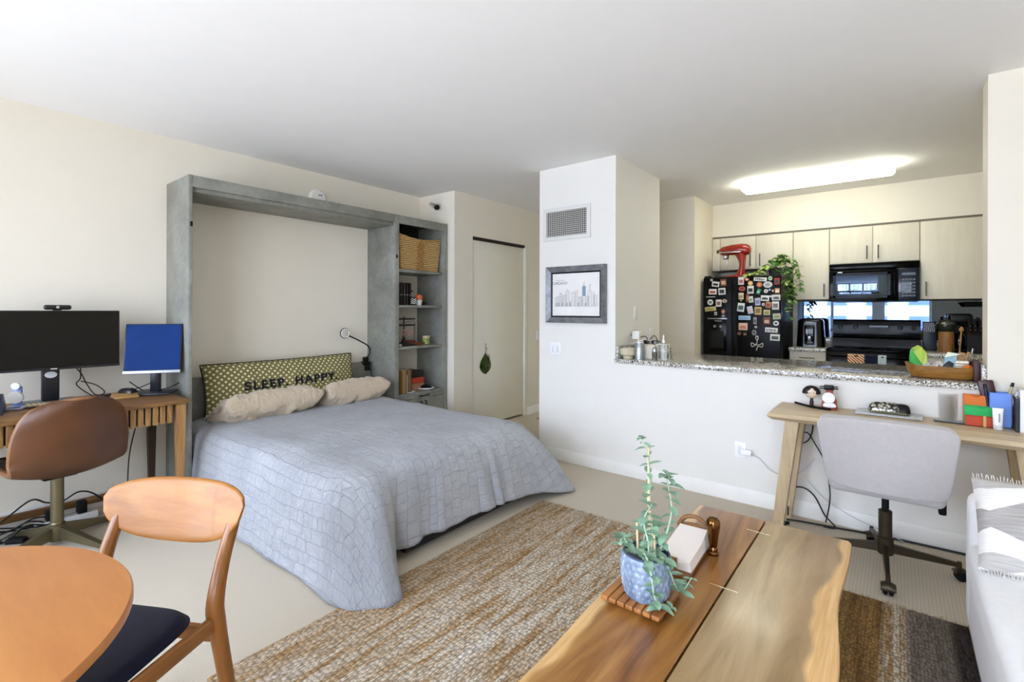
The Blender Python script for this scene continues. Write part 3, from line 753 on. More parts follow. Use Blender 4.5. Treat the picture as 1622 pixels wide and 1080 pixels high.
# bottom compartment
G = 'upright books on the bottom shelf'
book('tan binder at the left end of the bottom shelf', 'binder', (-3.96, 3.125, .5085), .2, .06, .24, '#8a6a3e', G, name='binder')
book('slim white notebook standing among the brown binders', 'notebook', (-3.94, 3.163, .5085), .16, .012, .19, '#efefef', G, name='notebook')
book('brown binder with a speckled snakeskin cover', 'binder', (-3.98, 3.205, .5085), .2, .06, .235, '#7a5a34', G, name='binder')
bx = [('pink red storage box at the bottom of the red stack', '#a5765c', 0, .075), ('bright red storage box in the middle of the stack', '#b23a22', .075, .06), ('black storage box on top of the red stack', '#17110f', .135, .07)]
for lab, c, z, h in bx:
    o = thing('storage_box', lab, 'box', (-4.05, 3.36, .5085+z), 0, 'stacked boxes on the bottom shelf')
    part('base', MB().box(-.1, .1, -.1, .1, 0, h*.62, .003), M(c, .55), o); part('lid', MB().box(-.102, .102, -.102, .102, h*.62, h-.001, .003), M(c, .5), o)
o = thing('ring_dish', 'white lidded dish with black top on the bottom shelf', 'dish', (-3.93, 3.47, .5085))
part('dish', MB().lathe([(0, 0), (.05, 0), (.09, .018), (.088, .024), (0, .02)], n=32), WHITE, o)
part('black_top', MB().lathe([(.07, .022), (.06, .035), (.03, .05), (0, .052)], n=28), BLACK, o)
solo('white_saucer', 'small white saucer at the front of the bottom shelf', 'saucer', MB().lathe([(0, 0), (.04, 0), (.065, .01), (.063, .014), (.03, .006), (0, .006)], n=28), M('#dfe3df', .3), (-3.905, 3.22, .5085))
# ================================================================ LEFT DESK
DW = wood('#5d3d1e', '#946a3a', 'y', .9, .45, 2.5)
DWZ = wood('#7d562d', '#b98c55', 'z', 1.2, .45, 2.0)
DZ = .77
ds = thing('writing_desk', 'brown wooden desk with slatted front along the left wall', 'desk', (-3.95, .45, 0))
part('desktop', MB().box(-4.285, -3.60, -.32, 1.165, DZ-.026, DZ, .006), DW, ds, True)
for a, b_ in ((-.24, .41), (.44, 1.085)):
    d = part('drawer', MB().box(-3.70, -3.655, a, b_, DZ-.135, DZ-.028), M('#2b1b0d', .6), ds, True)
    sl = MB(); n = 17
    for k in range(n):
        y = a+(b_-a)*(k+.5)/n; sl.box(-3.656, -3.636, y-.0145, y+.0145, DZ-.145, DZ-.028, .003)
    part('slats', sl, wood('#76522a', '#bb8f57', 'z', 2.2, .5, 2.0), d, True)
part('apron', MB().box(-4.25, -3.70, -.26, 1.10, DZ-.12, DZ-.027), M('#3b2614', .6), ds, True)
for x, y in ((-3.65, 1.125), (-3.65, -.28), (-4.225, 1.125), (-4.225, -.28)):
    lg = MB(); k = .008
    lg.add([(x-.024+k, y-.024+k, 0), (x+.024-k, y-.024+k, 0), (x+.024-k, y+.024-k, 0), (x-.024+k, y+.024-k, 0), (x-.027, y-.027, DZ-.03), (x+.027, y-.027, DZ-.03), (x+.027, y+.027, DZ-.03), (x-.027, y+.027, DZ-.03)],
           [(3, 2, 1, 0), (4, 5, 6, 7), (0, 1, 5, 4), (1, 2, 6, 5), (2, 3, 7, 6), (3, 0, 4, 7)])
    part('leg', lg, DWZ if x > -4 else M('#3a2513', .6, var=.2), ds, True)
part('stretcher', MB().box(-4.225, -4.20, -.26, 1.10, .055, .10, .004), DW, ds, True)
# big monitor
def slab_between(p0, p1, zlo, zhi, th):
    """vertical panel given its two bottom front corners"""
    d = (Vector(p1)-Vector(p0)); d.z = 0; L = d.length; d.normalize(); n = Vector((d.y, -d.x, 0))
    return d, n, L
mo = thing('wide_monitor', 'large dark monitor standing in the middle of the brown desk', 'monitor', (-4.10, .575, DZ), R(90))
# local: x along +world y, y=-> -world x ; front is -y local
SCRB = M('#1d1a15', .4, spec=.15)
part('housing', MB().box(-.345, .335, -.012, .022, .205, .572, .006), M('#131313', .4), mo)
part('screen', MB().box(-.34, .33, -.0145, -.0118, .222, .567), SCRB, mo)
part('chin_strip', MB().box(-.345, .335, -.0155, -.0115, .205, .219), M('#1c1d20', .35), mo)
part('logo', MB().box(-.005, .025, -.0165, -.015, .208, .2155), CHROME, mo, smooth=0)
part('neck', MB().box(-.04, .045, .03, .06, .008, .35, .012), M('#25272b', .3), mo)
part('neck_hole', MB().add([(p[0]*.8+.003, .0288, p[1]*.55+.172) for p in [(.036*math.cos(2*PI*k/28), .036*math.sin(2*PI*k/28)) for k in range(28)]], [tuple(range(28))]), M('#d4d8dc', .4), mo, smooth=0, label='pale oval cable hole')
part('foot', MB().box(-.135, .125, -.045, .12, 0, .012, .004), M('#3c3f45', .3), mo)
wc = thing('webcam', 'black wide webcam perched on top of the large monitor', 'webcam', (-4.09, .60, DZ+.573), R(90))
part('body', MB().box(-.062, .066, -.02, .012, .004, .034, .012, 3), M('#0e0e0f', .3), wc)
part('lens', MB().cyl((0, -.0195, .02), (0, -.0225, .02), .009, .008, 18), CHROME, wc)
part('clip', MB().box(-.02, .02, -.012, .012, -.0005, .005, .002), BLACK, wc)
# small monitor
d_ = (Vector((-3.885, 1.195, 0))-Vector((-4.05, .925, 0))).normalized()
ang = math.atan2(d_.y, d_.x)
sm_ = thing('small_monitor', 'small blue screen monitor at the right end of the brown desk', 'monitor', (-3.985, 1.065, DZ), ang)
BLU = M('#072d69', .5, var=.25, vs=2.5, spec=.1)
Tt = Matrix.Translation((0, 0, .2)) @ Matrix.Rotation(R(-9), 4, 'X')
part('housing', MB().box(-.165, .165, .0, .035, -.055, .285, .006, T=Tt), M('#17181b', .3), sm_)
part('screen', MB().box(-.158, .158, -.003, .002, -.034, .278, T=Tt), BLU, sm_)
part('chin_strip', MB().box(-.165, .165, -.005, .003, -.055, -.036, .002, T=Tt), M('#b9bec6', .35, .4), sm_, label='silver strip under the screen')
part('neck', MB().box(-.03, .03, .05, .085, .008, .24, .008), M('#1a1c22', .3), sm_)
part('foot', MB().box(-.11, .12, -.06, .13, 0, .014, .005), M('#23262f', .35), sm_)
# desk things
ph = thing('desk_phone', 'dark desk telephone at the left edge of the brown desk', 'telephone', (-3.93, .275, DZ), R(80))
part('body', MB().prism([(-.10, 0), (.10, 0), (.085, .02), (-.06, .115), (-.10, .115)], -.09, .085, 'x'), M('#1c2233', .4), ph, smooth=0)
part('display', MB().add([(-.085, .02, .076), (-.02, .02, .076), (-.02, -.028, .104), (-.085, -.028, .104)], [(0, 1, 2, 3)]), M('#9aa6ad', .3), ph, smooth=0, label='pale display')
kp = MB()
for i in range(4):
    for j in range(3):
        y = .075-i*.022; z = .03+i*.0145; kp.box(.0+j*.022, .015+j*.022, y-.006, y+.006, z-.003, z+.008)
part('keypad', kp, M('#3b4258', .4), ph)
part('handset', MB().box(-.135, -.092, -.1, .1, .05, .085, .014), M('#151a29', .4), ph)
cg = thing('charging_stand', 'white and blue charging stand beside the dark telephone', 'charger', (-4.0, .408, DZ), R(60))
part('base', MB().box(-.04, .045, -.04, .04, 0, .014, .006), M('#c6cbe6', .4), cg)
part('pad', MB().box(-.02, .035, -.038, -.012, .0142, .0165, .001), M('#131c3c', .5), cg, label='dark pad')
part('post', MB().box(-.022, .022, .015, .035, .01, .13, .008), M('#6e86c0', .35), cg)
part('phone_disc', MB().cyl((0, .012, .07), (0, -.002, .067), .036, .036, 30), M('#cfcac2', .35), cg, label='large pale disc')
part('watch_disc', MB().cyl((0, .014, .135), (0, .0, .133), .02, .02, 24), M('#e7e6e4', .3), cg, label='small white disc')
kb = thing('keyboard', 'low cream keyboard tucked under the large monitor', 'keyboard', (-4.0, .575, DZ), R(90))
part('case', MB().box(-.125, .14, -.055, .055, 0, .012, .004), M('#3a3123', .5), kb)
ky = MB()
for i in range(4):
    for j in range(11): ky.box(-.118+j*.0229, -.099+j*.0229, -.047+i*.024, -.027+i*.024, .011, .018, .002, 1)
part('keys', ky, M('#c9b48c', .5), kb)
bp_ = thing('stacked_notepads', 'small stack of wooden looking notepads under the black mouse', 'notepad', (-3.99, .915, DZ), R(-8))
part('lower_pad', MB().box(-.055, .055, -.07, .07, 0, .016, .002), M('#b08a54', .6), bp_); part('upper_pad', MB().box(-.05, .052, -.065, .062, .0165, .03, .002), M('#9c7745', .6), bp_)
ms = thing('computer_mouse', 'black computer mouse lying on the notepads', 'mouse', (-3.985, .93, DZ+.0305), R(30))
part('shell', MB().grid(lambda u, v: Vector((.055*(2*u-1), .03*(2*v-1)*(1-.25*(2*u-1)**2), .03*max(0, (1-(2*u-1)**4)*(1-(2*v-1)**4))**.5)), 18, 12), M('#0b0b0c', .3), ms)
part('wheel', MB().cyl((.028, -.003, .025), (.028, .003, .025), .008, .008, 14), M('#2a2a2b', .5), ms)
# cables on and under the desk
CB = M('#0d0d0e', .5)
def cable(label, pts, r=.0035, group=None, mat=None, k=8, name='cable', cat='cable'):
    P = smoothpath(pts, k)
    return solo(name, label, cat, MB().tube([p-Vector(pts[0]) for p in P], r, 7), mat or CB, pts[0], group=group)
G = 'black cables on the brown desk'
cable('black cable drooping from the large monitor onto the desk', [(-4.14, .68, 1.0), (-4.18, .73, .93), (-4.2, .76, .86), (-4.17, .80, .785), (-4.13, .86, .776), (-4.10, .94, .776)], group=G)
cable('black cable looping upright behind the large monitor', [(-4.15, .72, .99), (-4.2, .73, .90), (-4.2, .71, .86), (-4.18, .76, .80), (-4.15, .80, .776), (-4.13, .84, .80), (-4.16, .80, .85), (-4.19, .73, .88)], group=G)
cable('black cable running low along the desk to the small monitor', [(-4.12, .70, .776), (-4.14, .82, .776), (-4.12, .94, .79), (-4.1, 1.02, .81), (-4.06, 1.1, .85)], group=G)
cable('thin cable lying in a loop beside the notepads', [(-4.1, .75, .775), (-4.07, .82, .775), (-4.09, .88, .775), (-4.05, .86, .79), (-4.04, .80, .776), (-4.08, .78, .775)], .003, G)
cable('black cable crossing behind the small monitor foot', [(-4.16, .98, .85), (-4.12, 1.03, .80), (-4.09, 1.07, .776), (-4.02, 1.17, .80), (-3.93, 1.205, .84)], .004, G)
cable('black cable dropping from the desk end to the floor', [(-4.18, 1.07, .72), (-4.2, 1.02, .5), (-4.21, .99, .3), (-4.2, .98, .05)], .004)
G = 'tangle of black cables under the brown desk'
for k in range(9):
    a = random.Random(k+3)
    x, y = -4.15+.02*k, .28+a.random()*.12
    pts = [(x-.02, y-.3, .02+.03*a.random())]
    for j in range(5): pts.append((x+.05*(a.random()-.5), y-.2+.11*j, .006+.10*a.random()*(1 if j % 2 else .5)))
    cable('black cable in the tangle on the floor under the brown desk', pts, .0045, G)
cable('black cable draped over the low stretcher of the brown desk', [(-4.17, .30, .03), (-4.19, .40, .10), (-4.19, .50, .17), (-4.2, .57, .13), (-4.19, .64, .12), (-4.18, .72, .16), (-4.2, .80, .12), (-4.18, .87, .03)], .005)
cable('dark cable curling under the leather chair seat', [(-3.98, .56, .42), (-3.97, .6, .40), (-3.97, .6, .36), (-3.98, .57, .33)], .003)
pw = thing('power_strip', 'white power strip with plugs on the floor under the desk', 'power strip', (-4.10, .65, .0), R(90))
part('strip', MB().box(-.15, .15, -.03, .03, 0, .045, .008), M('#dedddb', .4), pw)
for x in (-.1, -.04, .02, .08): part('socket', MB().cyl((x, 0, .044), (x, 0, .047), .018, .018, 18), M('#bdbcba', .4), pw)
solo('power_adapter', 'black block power adapter standing on the white power strip', 'adapter', MB().box(-.03, .03, -.024, .024, 0, .075, .006), MATB, (-4.10, .72, .0475), group='plugs on the power strip')
solo('power_adapter', 'black block power adapter at the left end of the power strip', 'adapter', MB().box(-.035, .03, -.024, .024, 0, .06, .006), MATB, (-4.10, .575, .0475), group='plugs on the power strip')
solo('power_adapter', 'white plug lying beside the power strip', 'adapter', MB().box(-.04, .03, -.02, .02, 0, .035, .008), WHITE, (-4.02, .47, 0), rz=R(70))
solo('power_adapter', 'black brick adapter on the floor by the chair foot', 'adapter', MB().box(-.05, .04, -.026, .026, 0, .03, .006), MATB, (-3.98, .42, 0), rz=R(50))
solo('wall_cable_knot', 'small black plug on the wall cable beside the leather chair', 'plug', MB().box(-.015, .015, -.03, .03, -.012, .012, .006), MATB, (-4.283, .90, .42))

# ---------------------------------------------------------------- leather swivel chair
def leather():
    m, nt, b = new('brown_leather'); b.inputs['Roughness'].default_value = .38; b.inputs['Specular IOR Level'].default_value = .55
    v = coords(nt); n = noise_n(nt, v, 3, 4, .6); nt.links.new(ramp(nt, n, [(.3, lin('#4a2a12')), (.7, lin('#673c1b'))]), b.inputs['Base Color'])
    bump(nt, b, noise_n(nt, v, 220, 4, .6), .12, .002); return m
LEA = leather()
lc = thing('swivel_chair', 'brown leather swivel chair pushed up to the slatted desk', 'chair', (-3.80, .56, 0), R(90+8))
# local: +y forward (towards the desk), x right
prof = [(.22, .44), (.14, .45), (.02, .435), (-.10, .43), (-.20, .445), (-.265, .50), (-.29, .58), (-.305, .68), (-.325, .77), (-.342, .862)]
prof = smoothpath([(0, a, b_) for a, b_ in prof], 3)
def shell(u, v):
    k = v*(len(prof)-1); i = min(int(k), len(prof)-2); p = prof[i].lerp(prof[i+1], k-i)
    a = 2*u-1
    bk_ = max(0, min(1, (v-.42)/.2))
    W = .235+.012*bk_-.055*max(0, (v-.7)/.3)**1.4
    e = max(0, (v-.86)/.14); W *= math.sqrt(max(.02, 1-.72*e**2.6)); e2 = max(0, (.1-v)/.1); W *= math.sqrt(1-.5*e2**2)
    y = p.y+bk_*.075*a*a; z = p.z+(1-bk_)*.05*a*a-bk_*.02*a*a*max(0, (v-.8)/.2)
    return Vector((a*W, y, z))
o = part('shell', MB().grid(shell, 22, 34), LEA, lc)
mo_ = o.modifiers.new('t', 'SOLIDIFY'); mo_.thickness = .035; mo_.offset = 0
bv = o.modifiers.new('b', 'BEVEL'); bv.width = .012; bv.segments = 3; bv.limit_method = 'ANGLE'; bv.angle_limit = R(50)
edge = [shell(0, k/40) for k in range(41)]+[shell(k/16, 1) for k in range(1, 16)]+[shell(1, 1-k/40) for k in range(41)]+[shell(1-k/16, 0) for k in range(1, 16)]
part('edge_welt', MB().tube(edge, .0145, 8, True), M('#8a5e3a', .4), lc, label='paler edge welt')
BZ = M('#7d7358', .4, .85, var=.06)
part('mechanism', MB().box(-.075, .075, -.06, .06, .385, .412, .006).box(-.05, .05, -.1, .1, .40, .425, .004), MATB, lc)
part('column', MB().cyl((0, 0, .05), (0, 0, .385), .03, .03, 24), BZ, lc)
part('hub', MB().lathe([(.036, .02), (.042, .03), (.042, .11), (.034, .115), (.03, .125), (0, .125)], n=24), BZ, lc)
for k in range(4):
    a = R(20+90*k-0); c, s = math.cos(a), math.sin(a)
    T = Matrix.Rotation(a, 4, 'Z')
    lg = MB().add([(.03, -.018, .035), (.03, .018, .035), (.03, .018, .105), (.03, -.018, .105), (.34, -.013, .0), (.34, .013, .0), (.34, .013, .022), (.34, -.013, .022)],
                  [(0, 1, 2, 3), (7, 6, 5, 4), (0, 4, 5, 1), (1, 5, 6, 2), (2, 6, 7, 3), (3, 7, 4, 0)], T)
    part('leg', lg, BZ, lc)

# ================================================================ DINING TABLE AND CHAIR
CH = wood('#9c5f22', '#c98a42', 'y', .55, .32, 1.5, '#b87632', .15)
dt = thing('round_table', 'round orange wooden dining table in the left foreground', 'table', (-1.433, -.143, 0))
part('tabletop', MB().lathe([(0, .708), (.45, .708), (.468, .713), (.4765, .722), (.4765, .734), (.472, .74), (0, .74)], n=120), wood('#ad6725', '#cb8944', 'x', .4, .3, 1.0, '#bb7731', .2), dt)
part('pedestal', MB().lathe([(.05, .03), (.05, .62), (.09, .68), (.2, .705), (.2, .708), (0, .708)], n=32), wood('#9c5f22', '#c08040', 'z', .6, .35), dt)
for k in range(4):
    T = Matrix.Rotation(R(45+90*k), 4, 'Z'); part('foot', MB().box(.03, .36, -.03, .03, 0, .05, .012, T=T), wood('#9c5f22', '#c08040', 'x', .6, .35), dt)
ch = thing('dining_chair', 'wooden dining chair with curved back and navy seat by the round table', 'chair', (-1.691, .309, 0), R(-150.6))
CHZ = wood('#74430f', '#9c6225', 'z', .9, .34, 1.6, None, .15)
CHX = wood('#8c5418', '#b2752e', 'x', .8, .42, 1.2, '#9e6423', .08)
CHY = wood('#784714', '#a0682a', 'y', .9, .34, 1.6, None, .15)
def backrest(u, v):
    # u along width, v around section
    a = 2*u-1
    x = .255*a
    up_ = .788-.004*a*a; lo_ = .600+.05*abs(a)**2.2
    k = (1-abs(a)**5)**.42 if abs(a) < 1 else 0
    mid = .705+.03*abs(a)**3; up_ = mid+(up_-mid)*k; lo_ = mid+(lo_-mid)*k
    th = .0105*(.45+.55*k)
    t = 2*PI*v; cz, cyv = math.sin(t), math.cos(t)
    n_ = .35
    z = (up_+lo_)/2+(up_-lo_)/2*math.copysign(abs(cz)**n_, cz)
    y = -.312+.055*a*a-(z-.7)*.30+th*math.copysign(abs(cyv)**.7, cyv)
    return Vector((x, y, z))
part('backrest', MB().grid(backrest, 48, 28), CHX, ch, merge=.0003)
for s_ in (-1, 1):
    rear = smoothpath([(s_*.222, -.275, 0), (s_*.215, -.245, .2), (s_*.208, -.212, .40), (s_*.207, -.207, .47), (s_*.208, -.236, .58), (s_*.208, -.285, .69), (s_*.206, -.303, .735)], 4)
    n_ = len(rear); rad = [.0145+.0085*math.sin(PI*min(1, max(0, (p.z+.12)/.95)))+.003*math.exp(-((p.z-.44)/.08)**2) for p in rear]
    part('leg', MB().tube(rear, rad, 14), CHZ, ch)
    fr_ = [(s_*.225, .20, 0), (s_*.218, .19, .22), (s_*.212, .185, .43)]
    part('leg', MB().tube(smoothpath(fr_, 4), [.0125+.0085*k/8 for k in range(9)], 14), CHZ, ch)
    part('side_rail', MB().box(s_*.208-.011, s_*.208+.011, -.21, .19, .385, .432, .007, 3), CHY, ch)
part('front_rail', MB().box(-.205, .205, .175, .195, .385, .43, .006), CHX, ch); part('rear_rail', MB().box(-.20, .20, -.215, -.195, .35, .395, .006), CHX, ch)
def seatp(u, v, sg):
    a, b_ = 2*u-1, 2*v-1
    e = max(0, (1-abs(a)**6)*(1-abs(b_)**6))**.4
    k = max(abs(a), abs(b_))/max(1e-6, (abs(a)**5+abs(b_)**5)**.2) if (a or b_) else 1; wq = .186+.03*(b_*.5+.5)
    e = max(0, 1-max(abs(a), abs(b_))**7)**.4
    return Vector((a*wq*k, .012+b_*.2*k, .438+(.026*e if sg > 0 else -.012*e)))
part('seat', MB().grid(lambda u, v: seatp(u, v, 1), 24, 24).grid(lambda u, v: seatp(u, v, -1), 24, 24), fabric('#070e26', .95, 900, .3, .25, .1), ch, merge=.0005, label='navy upholstered seat')

# ================================================================ RUG
def rugmat():
    m, nt, b = new('jute_rug'); b.inputs['Roughness'].default_value = .95; b.inputs['Specular IOR Level'].default_value = .1
    tc = nd(nt, 'ShaderNodeTexCoord'); sx = nd(nt, 'ShaderNodeSeparateXYZ'); nt.links.new(tc.outputs['Object'], sx.inputs[0])
    st = coords(nt, (26, 1.6, 1)); s1 = noise_n(nt, st, 1.0, 5, .65, .3)
    st2 = coords(nt, (60, 9, 1)); s2 = noise_n(nt, st2, 1.0, 3, .6)
    X = math_n(nt, 'DIVIDE', math_n(nt, 'ADD', sx.outputs[0], 1.1), 2.2)      # local x -1.1..1.1
    tan = ramp(nt, math_n(nt, 'ADD', math_n(nt, 'MULTIPLY', s1, .65), math_n(nt, 'MULTIPLY', s2, .35)),
               [(.31, lin('#946a3d')), (.42, lin('#bb976a')), (.52, lin('#dccdb5')), (.67, lin('#f3ede2'))])
    brown = ramp(nt, s1, [(.3, lin('#6a4820')), (.65, lin('#b58d55'))])
    grey = ramp(nt, math_n(nt, 'ADD', math_n(nt, 'MULTIPLY', s1, .5), math_n(nt, 'MULTIPLY', s2, .5)), [(.3, lin('#5d554e')), (.7, lin('#9d938a'))])
    dark = ramp(nt, s2, [(.3, lin('#17161a')), (.7, lin('#45434a'))])
    def step(a, w): return math_n(nt, 'MULTIPLY', math_n(nt, 'SUBTRACT', X, a), 1/w)
    def cl(x):
        n = nd(nt, 'ShaderNodeClamp'); nt.links.new(x, n.inputs[0]); return n.outputs[0]
    edge = cl(math_n(nt, 'SUBTRACT', 1, step(.02, .22)))
    c = mixc(nt, math_n(nt, 'MULTIPLY', edge, .45), tan, lin('#b58f60'))
    c = mixc(nt, cl(step(.76, .04)), c, brown)
    c = mixc(nt, cl(step(.865, .01)), c, tan)
    c = mixc(nt, cl(step(.9, .012)), c, grey)
    c = mixc(nt, cl(step(.967, .012)), c, dark)
    # woven knots
    vk = nd(nt, 'ShaderNodeTexVoronoi', feature='F1'); vk.inputs['Scale'].default_value = 1; vk.inputs['Randomness'].default_value = .55
    nt.links.new(coords(nt, (88, 46, 1)), vk.inputs['Vector'])
    dk = ramp(nt, vk.outputs['Distance'], [(.38, (0, 0, 0, 1)), (.62, (1, 1, 1, 1))])
    kc = noise_n(nt, coords(nt, (88, 46, 1)), 1.1, 2, .5)
    c = mixc(nt, math_n(nt, 'MULTIPLY', ramp(nt, kc, [(.45, (0, 0, 0, 1)), (.75, (1, 1, 1, 1))]), .35), c, lin('#8f7750'))
    c = mixc(nt, math_n(nt, 'MULTIPLY', dk, .5), c, lin('#4a3d2f'))
    nt.links.new(c, b.inputs['Base Color'])
    bump(nt, b, math_n(nt, 'SUBTRACT', 1, vk.outputs['Distance']), 1.0, .012); return m
rg = thing('jute_rug', 'large woven jute rug under the wooden coffee table', 'rug', (-.8625, 1.755, 0))
part('weave', MB().box(-1.10, 1.10, -1.065, 1.065, .0005, .013, .005), rugmat(), rg)
fr_ = MB(); q = random.Random(2)
for k in range(260):
    x = -1.095+2.19*(k+q.random())/260; fr_.tube([(x, 1.06, .008), (x+q.uniform(-.01, .01), 1.06+q.uniform(.015, .045), .004)], .0022, 4)
part('fringe', fr_, M('#b9a582', .9), rg)['kind'] = 'stuff'

# ================================================================ COFFEE TABLE
def slabmat(side):
    m, nt, b = new('live_edge_'+('left', 'right')[side]); b.inputs['Roughness'].default_value = .3; b.inputs['Coat Weight'].default_value = .25; b.inputs['Coat Roughness'].default_value = .15
    tc = nd(nt, 'ShaderNodeTexCoord'); sx = nd(nt, 'ShaderNodeSeparateXYZ'); nt.links.new(tc.outputs['Object'], sx.inputs[0])
    v1 = coords(nt, (7, .9, 7)); g1 = noise_n(nt, v1, 1.0, 6, .6, 1.8)
    v2 = coords(nt, (60, 2.5, 60)); g2 = noise_n(nt, v2, 1.0, 5, .65, .5)
    fac = math_n(nt, 'ADD', math_n(nt, 'MULTIPLY', g1, .86), math_n(nt, 'MULTIPLY', g2, .14))
    if side == 0: heart = ramp(nt, fac, [(.33, lin('#5b3513')), (.48, lin('#8c5a24')), (.62, lin('#a8763a')), (.74, lin('#b98a50'))])
    else: heart = ramp(nt, fac, [(.32, lin('#7d6039')), (.5, lin('#9d815a')), (.7, lin('#b2956c'))])
    sap = ramp(nt, g2, [(.3, lin('#cf9a58')), (.7, lin('#ecc688'))])
    wob = noise_n(nt, coords(nt, (1, 2.2, 1)), 1.6, 1, .4)
    d = math_n(nt, 'ADD', sx.outputs[0], .30) if side == 0 else math_n(nt, 'SUBTRACT', .315, sx.outputs[0])   # distance from the live edge
    lim = math_n(nt, 'ADD', math_n(nt, 'MULTIPLY', wob, .16), -.03 if side == 0 else -.045)
    k = nd(nt, 'ShaderNodeMapRange'); nt.links.new(math_n(nt, 'SUBTRACT', d, lim), k.inputs[0]); k.inputs[1].default_value = -.006; k.inputs[2].default_value = .010
    nt.links.new(mixc(nt, k.outputs[0], sap, heart), b.inputs['Base Color'])
    bump(nt, b, g2, .05, .002); return m
ct = thing('coffee_table', 'live edge wooden coffee table of two slabs in the foreground', 'coffee table', (-.455, 1.50, 0))
CT = .42
def live(y, side):
    if side == 0: return -.752+.012*math.sin(y*3.1+.6)+.008*math.sin(y*7.3)
    return -.135+.012*math.sin(y*4.2+1.9)+.007*math.sin(y*9.1+.5)
def slab(side):
    mb = MB(); N = 60; y0, y1 = .55, 2.388
    rows = []
    for i in range(N+1):
        y = y0+(y1-y0)*i/N
        e = live(y, side); sm_ = -.460 if side == 0 else -.4535; ch_ = .028+.012*math.sin(y*5+side)
        s_ = 1 if side else -1
        endr = 0 if i < N else .004
        rows.append([(sm_, y, CT-.058), (sm_, y, CT-.002), (sm_+s_*.002, y, CT), (e-s_*.012, y, CT), (e-s_*.002, y, CT-.008), (e, y, CT-.02), (e-s_*ch_*.8, y, CT-.058)])
    for r_ in rows: mb.v += [Vector(p) for p in r_]
    n = 7
    for i in range(N):
        for k in range(n): mb.f.append((i*n+k, i*n+(k+1) % n, (i+1)*n+(k+1) % n, (i+1)*n+k))
    mb.f.append(tuple(range(n))); mb.f.append(tuple(N*n+k for k in range(n))); return mb
part('slab', slab(0), slabmat(0), ct, True, label='warm orange brown slab with pale live edge')
part('slab', slab(1), slabmat(1), ct, True, label='greyer brown slab with pale live edge')
for y in (2.245, 1.72, 1.1):
    part('staple', MB().box(-.502, -.412, y-.003, y+.003, CT-.003, CT+.0008), M('#d9cdb8', .25, .9), ct, True, smooth=0)
for y in (.85, 2.12):
    part('leg', MB().box(-.70, -.66, y-.03, y+.03, .013, CT-.058).box(-.245, -.205, y-.03, y+.03, .013, CT-.058).box(-.70, -.205, y-.03, y+.03, .013, .045).box(-.70, -.205, y-.03, y+.03, CT-.075, CT-.0585), M('#1a1a1a', .45, .5), ct, True)
# trivet, pot and plant
tv_ = thing('slatted_trivet', 'small slatted wooden trivet under the blue plant pot', 'trivet', (-.647, 1.488, CT+.001), R(0))
TW = wood('#7d4a22', '#b5783f', 'y', 2, .4, 1.5)
for k in range(7):
    x = -.098+.028*k+.014; part('slat', MB().box(x-.0122, x+.0122, -.095, .095, .008, .022, .003), TW, tv_)
for y in (-.06, .06): part('batten', MB().box(-.096, .096, y-.01, y+.01, 0, .0085, .001), M('#6b4422', .5), tv_)
pp = thing('potted_plant', 'trailing grey green plant in a blue faceted pot on the trivet', 'plant', (-.632, 1.492, CT+.0235))
def potf(u, v):
    a = 2*PI*u; z = v*.132
    r = .058+.022*math.sin(PI*min(1, .12+v*.62))
    n = 22; ph_ = (a/(2*PI)*n+(.5 if int(v*7) % 2 else 0)) % 1
    zz = (v*7) % 1
    dia = max(0, 1-abs(ph_-.5)*2-abs(zz-.5)*.9)
    r += .0045*dia*(1 if .03 < v < .93 else 0)-.001
    return Vector((r*math.cos(a), r*math.sin(a), z))
def potm():
    m, nt, b = new('blue_glaze'); b.inputs['Roughness'].default_value = .22
    v = coords(nt, (1, 1, .35)); n = noise_n(nt, v, 30, 5, .6, 1)
    nt.links.new(ramp(nt, n, [(.3, lin('#596a80')), (.55, lin('#8797ab')), (.75, lin('#b9c3cf'))]), b.inputs['Base Color']); return m
pm_ = MB().grid(potf, 176, 42)
pm_.lathe([(.0, .0), (.0655, .0)], n=48)
part('pot', pm_, potm(), pp, merge=.0001)
part('rim', MB().lathe([(.0725, .126), (.0735, .133), (.070, .136), (.066, .133), (.064, .10)], n=60), M('#46536a', .25), pp, label='dark glazed rim')
part('soil', MB().lathe([(0, .112), (.03, .116), (.065, .108)], n=30), M('#241a13', .95, var=.5, vs=90, bp=.8, bs=120), pp)
part('stake', MB().tube([(.01, .01, .09), (.004, .004, .47)], .0045, 8).tube([(-.022, -.012, .09), (-.026, -.014, .23)], .004, 8).tube([(.03, .0, .09), (.03, -.01, .2)], .004, 8), M('#d6bd94', .6), pp, label='pale bamboo stakes')
LFM = M('#85a68a', .55, var=.35, vs=25); STM = M('#b3c4a8', .6)
def leaf_mb(mb, p, d, up_, L, W, fold=.25, curl=.25):
    d = Vector(d).normalized(); up_ = Vector(up_); s_ = d.cross(up_)
    s_ = s_.normalized() if s_.length > 1e-4 else d.orthogonal().normalized(); u_ = s_.cross(d)
    def f(a, v):
        w = W*math.sin(PI*min(1, v*.97+.015))**.65*(1-.25*v); t = 2*a-1
        return Vector(p)+d*(v*L)+s_*(t*w/2)+u_*(fold*abs(t)*w*.5-curl*L*v*v)
    mb.grid(f, 4, 6)
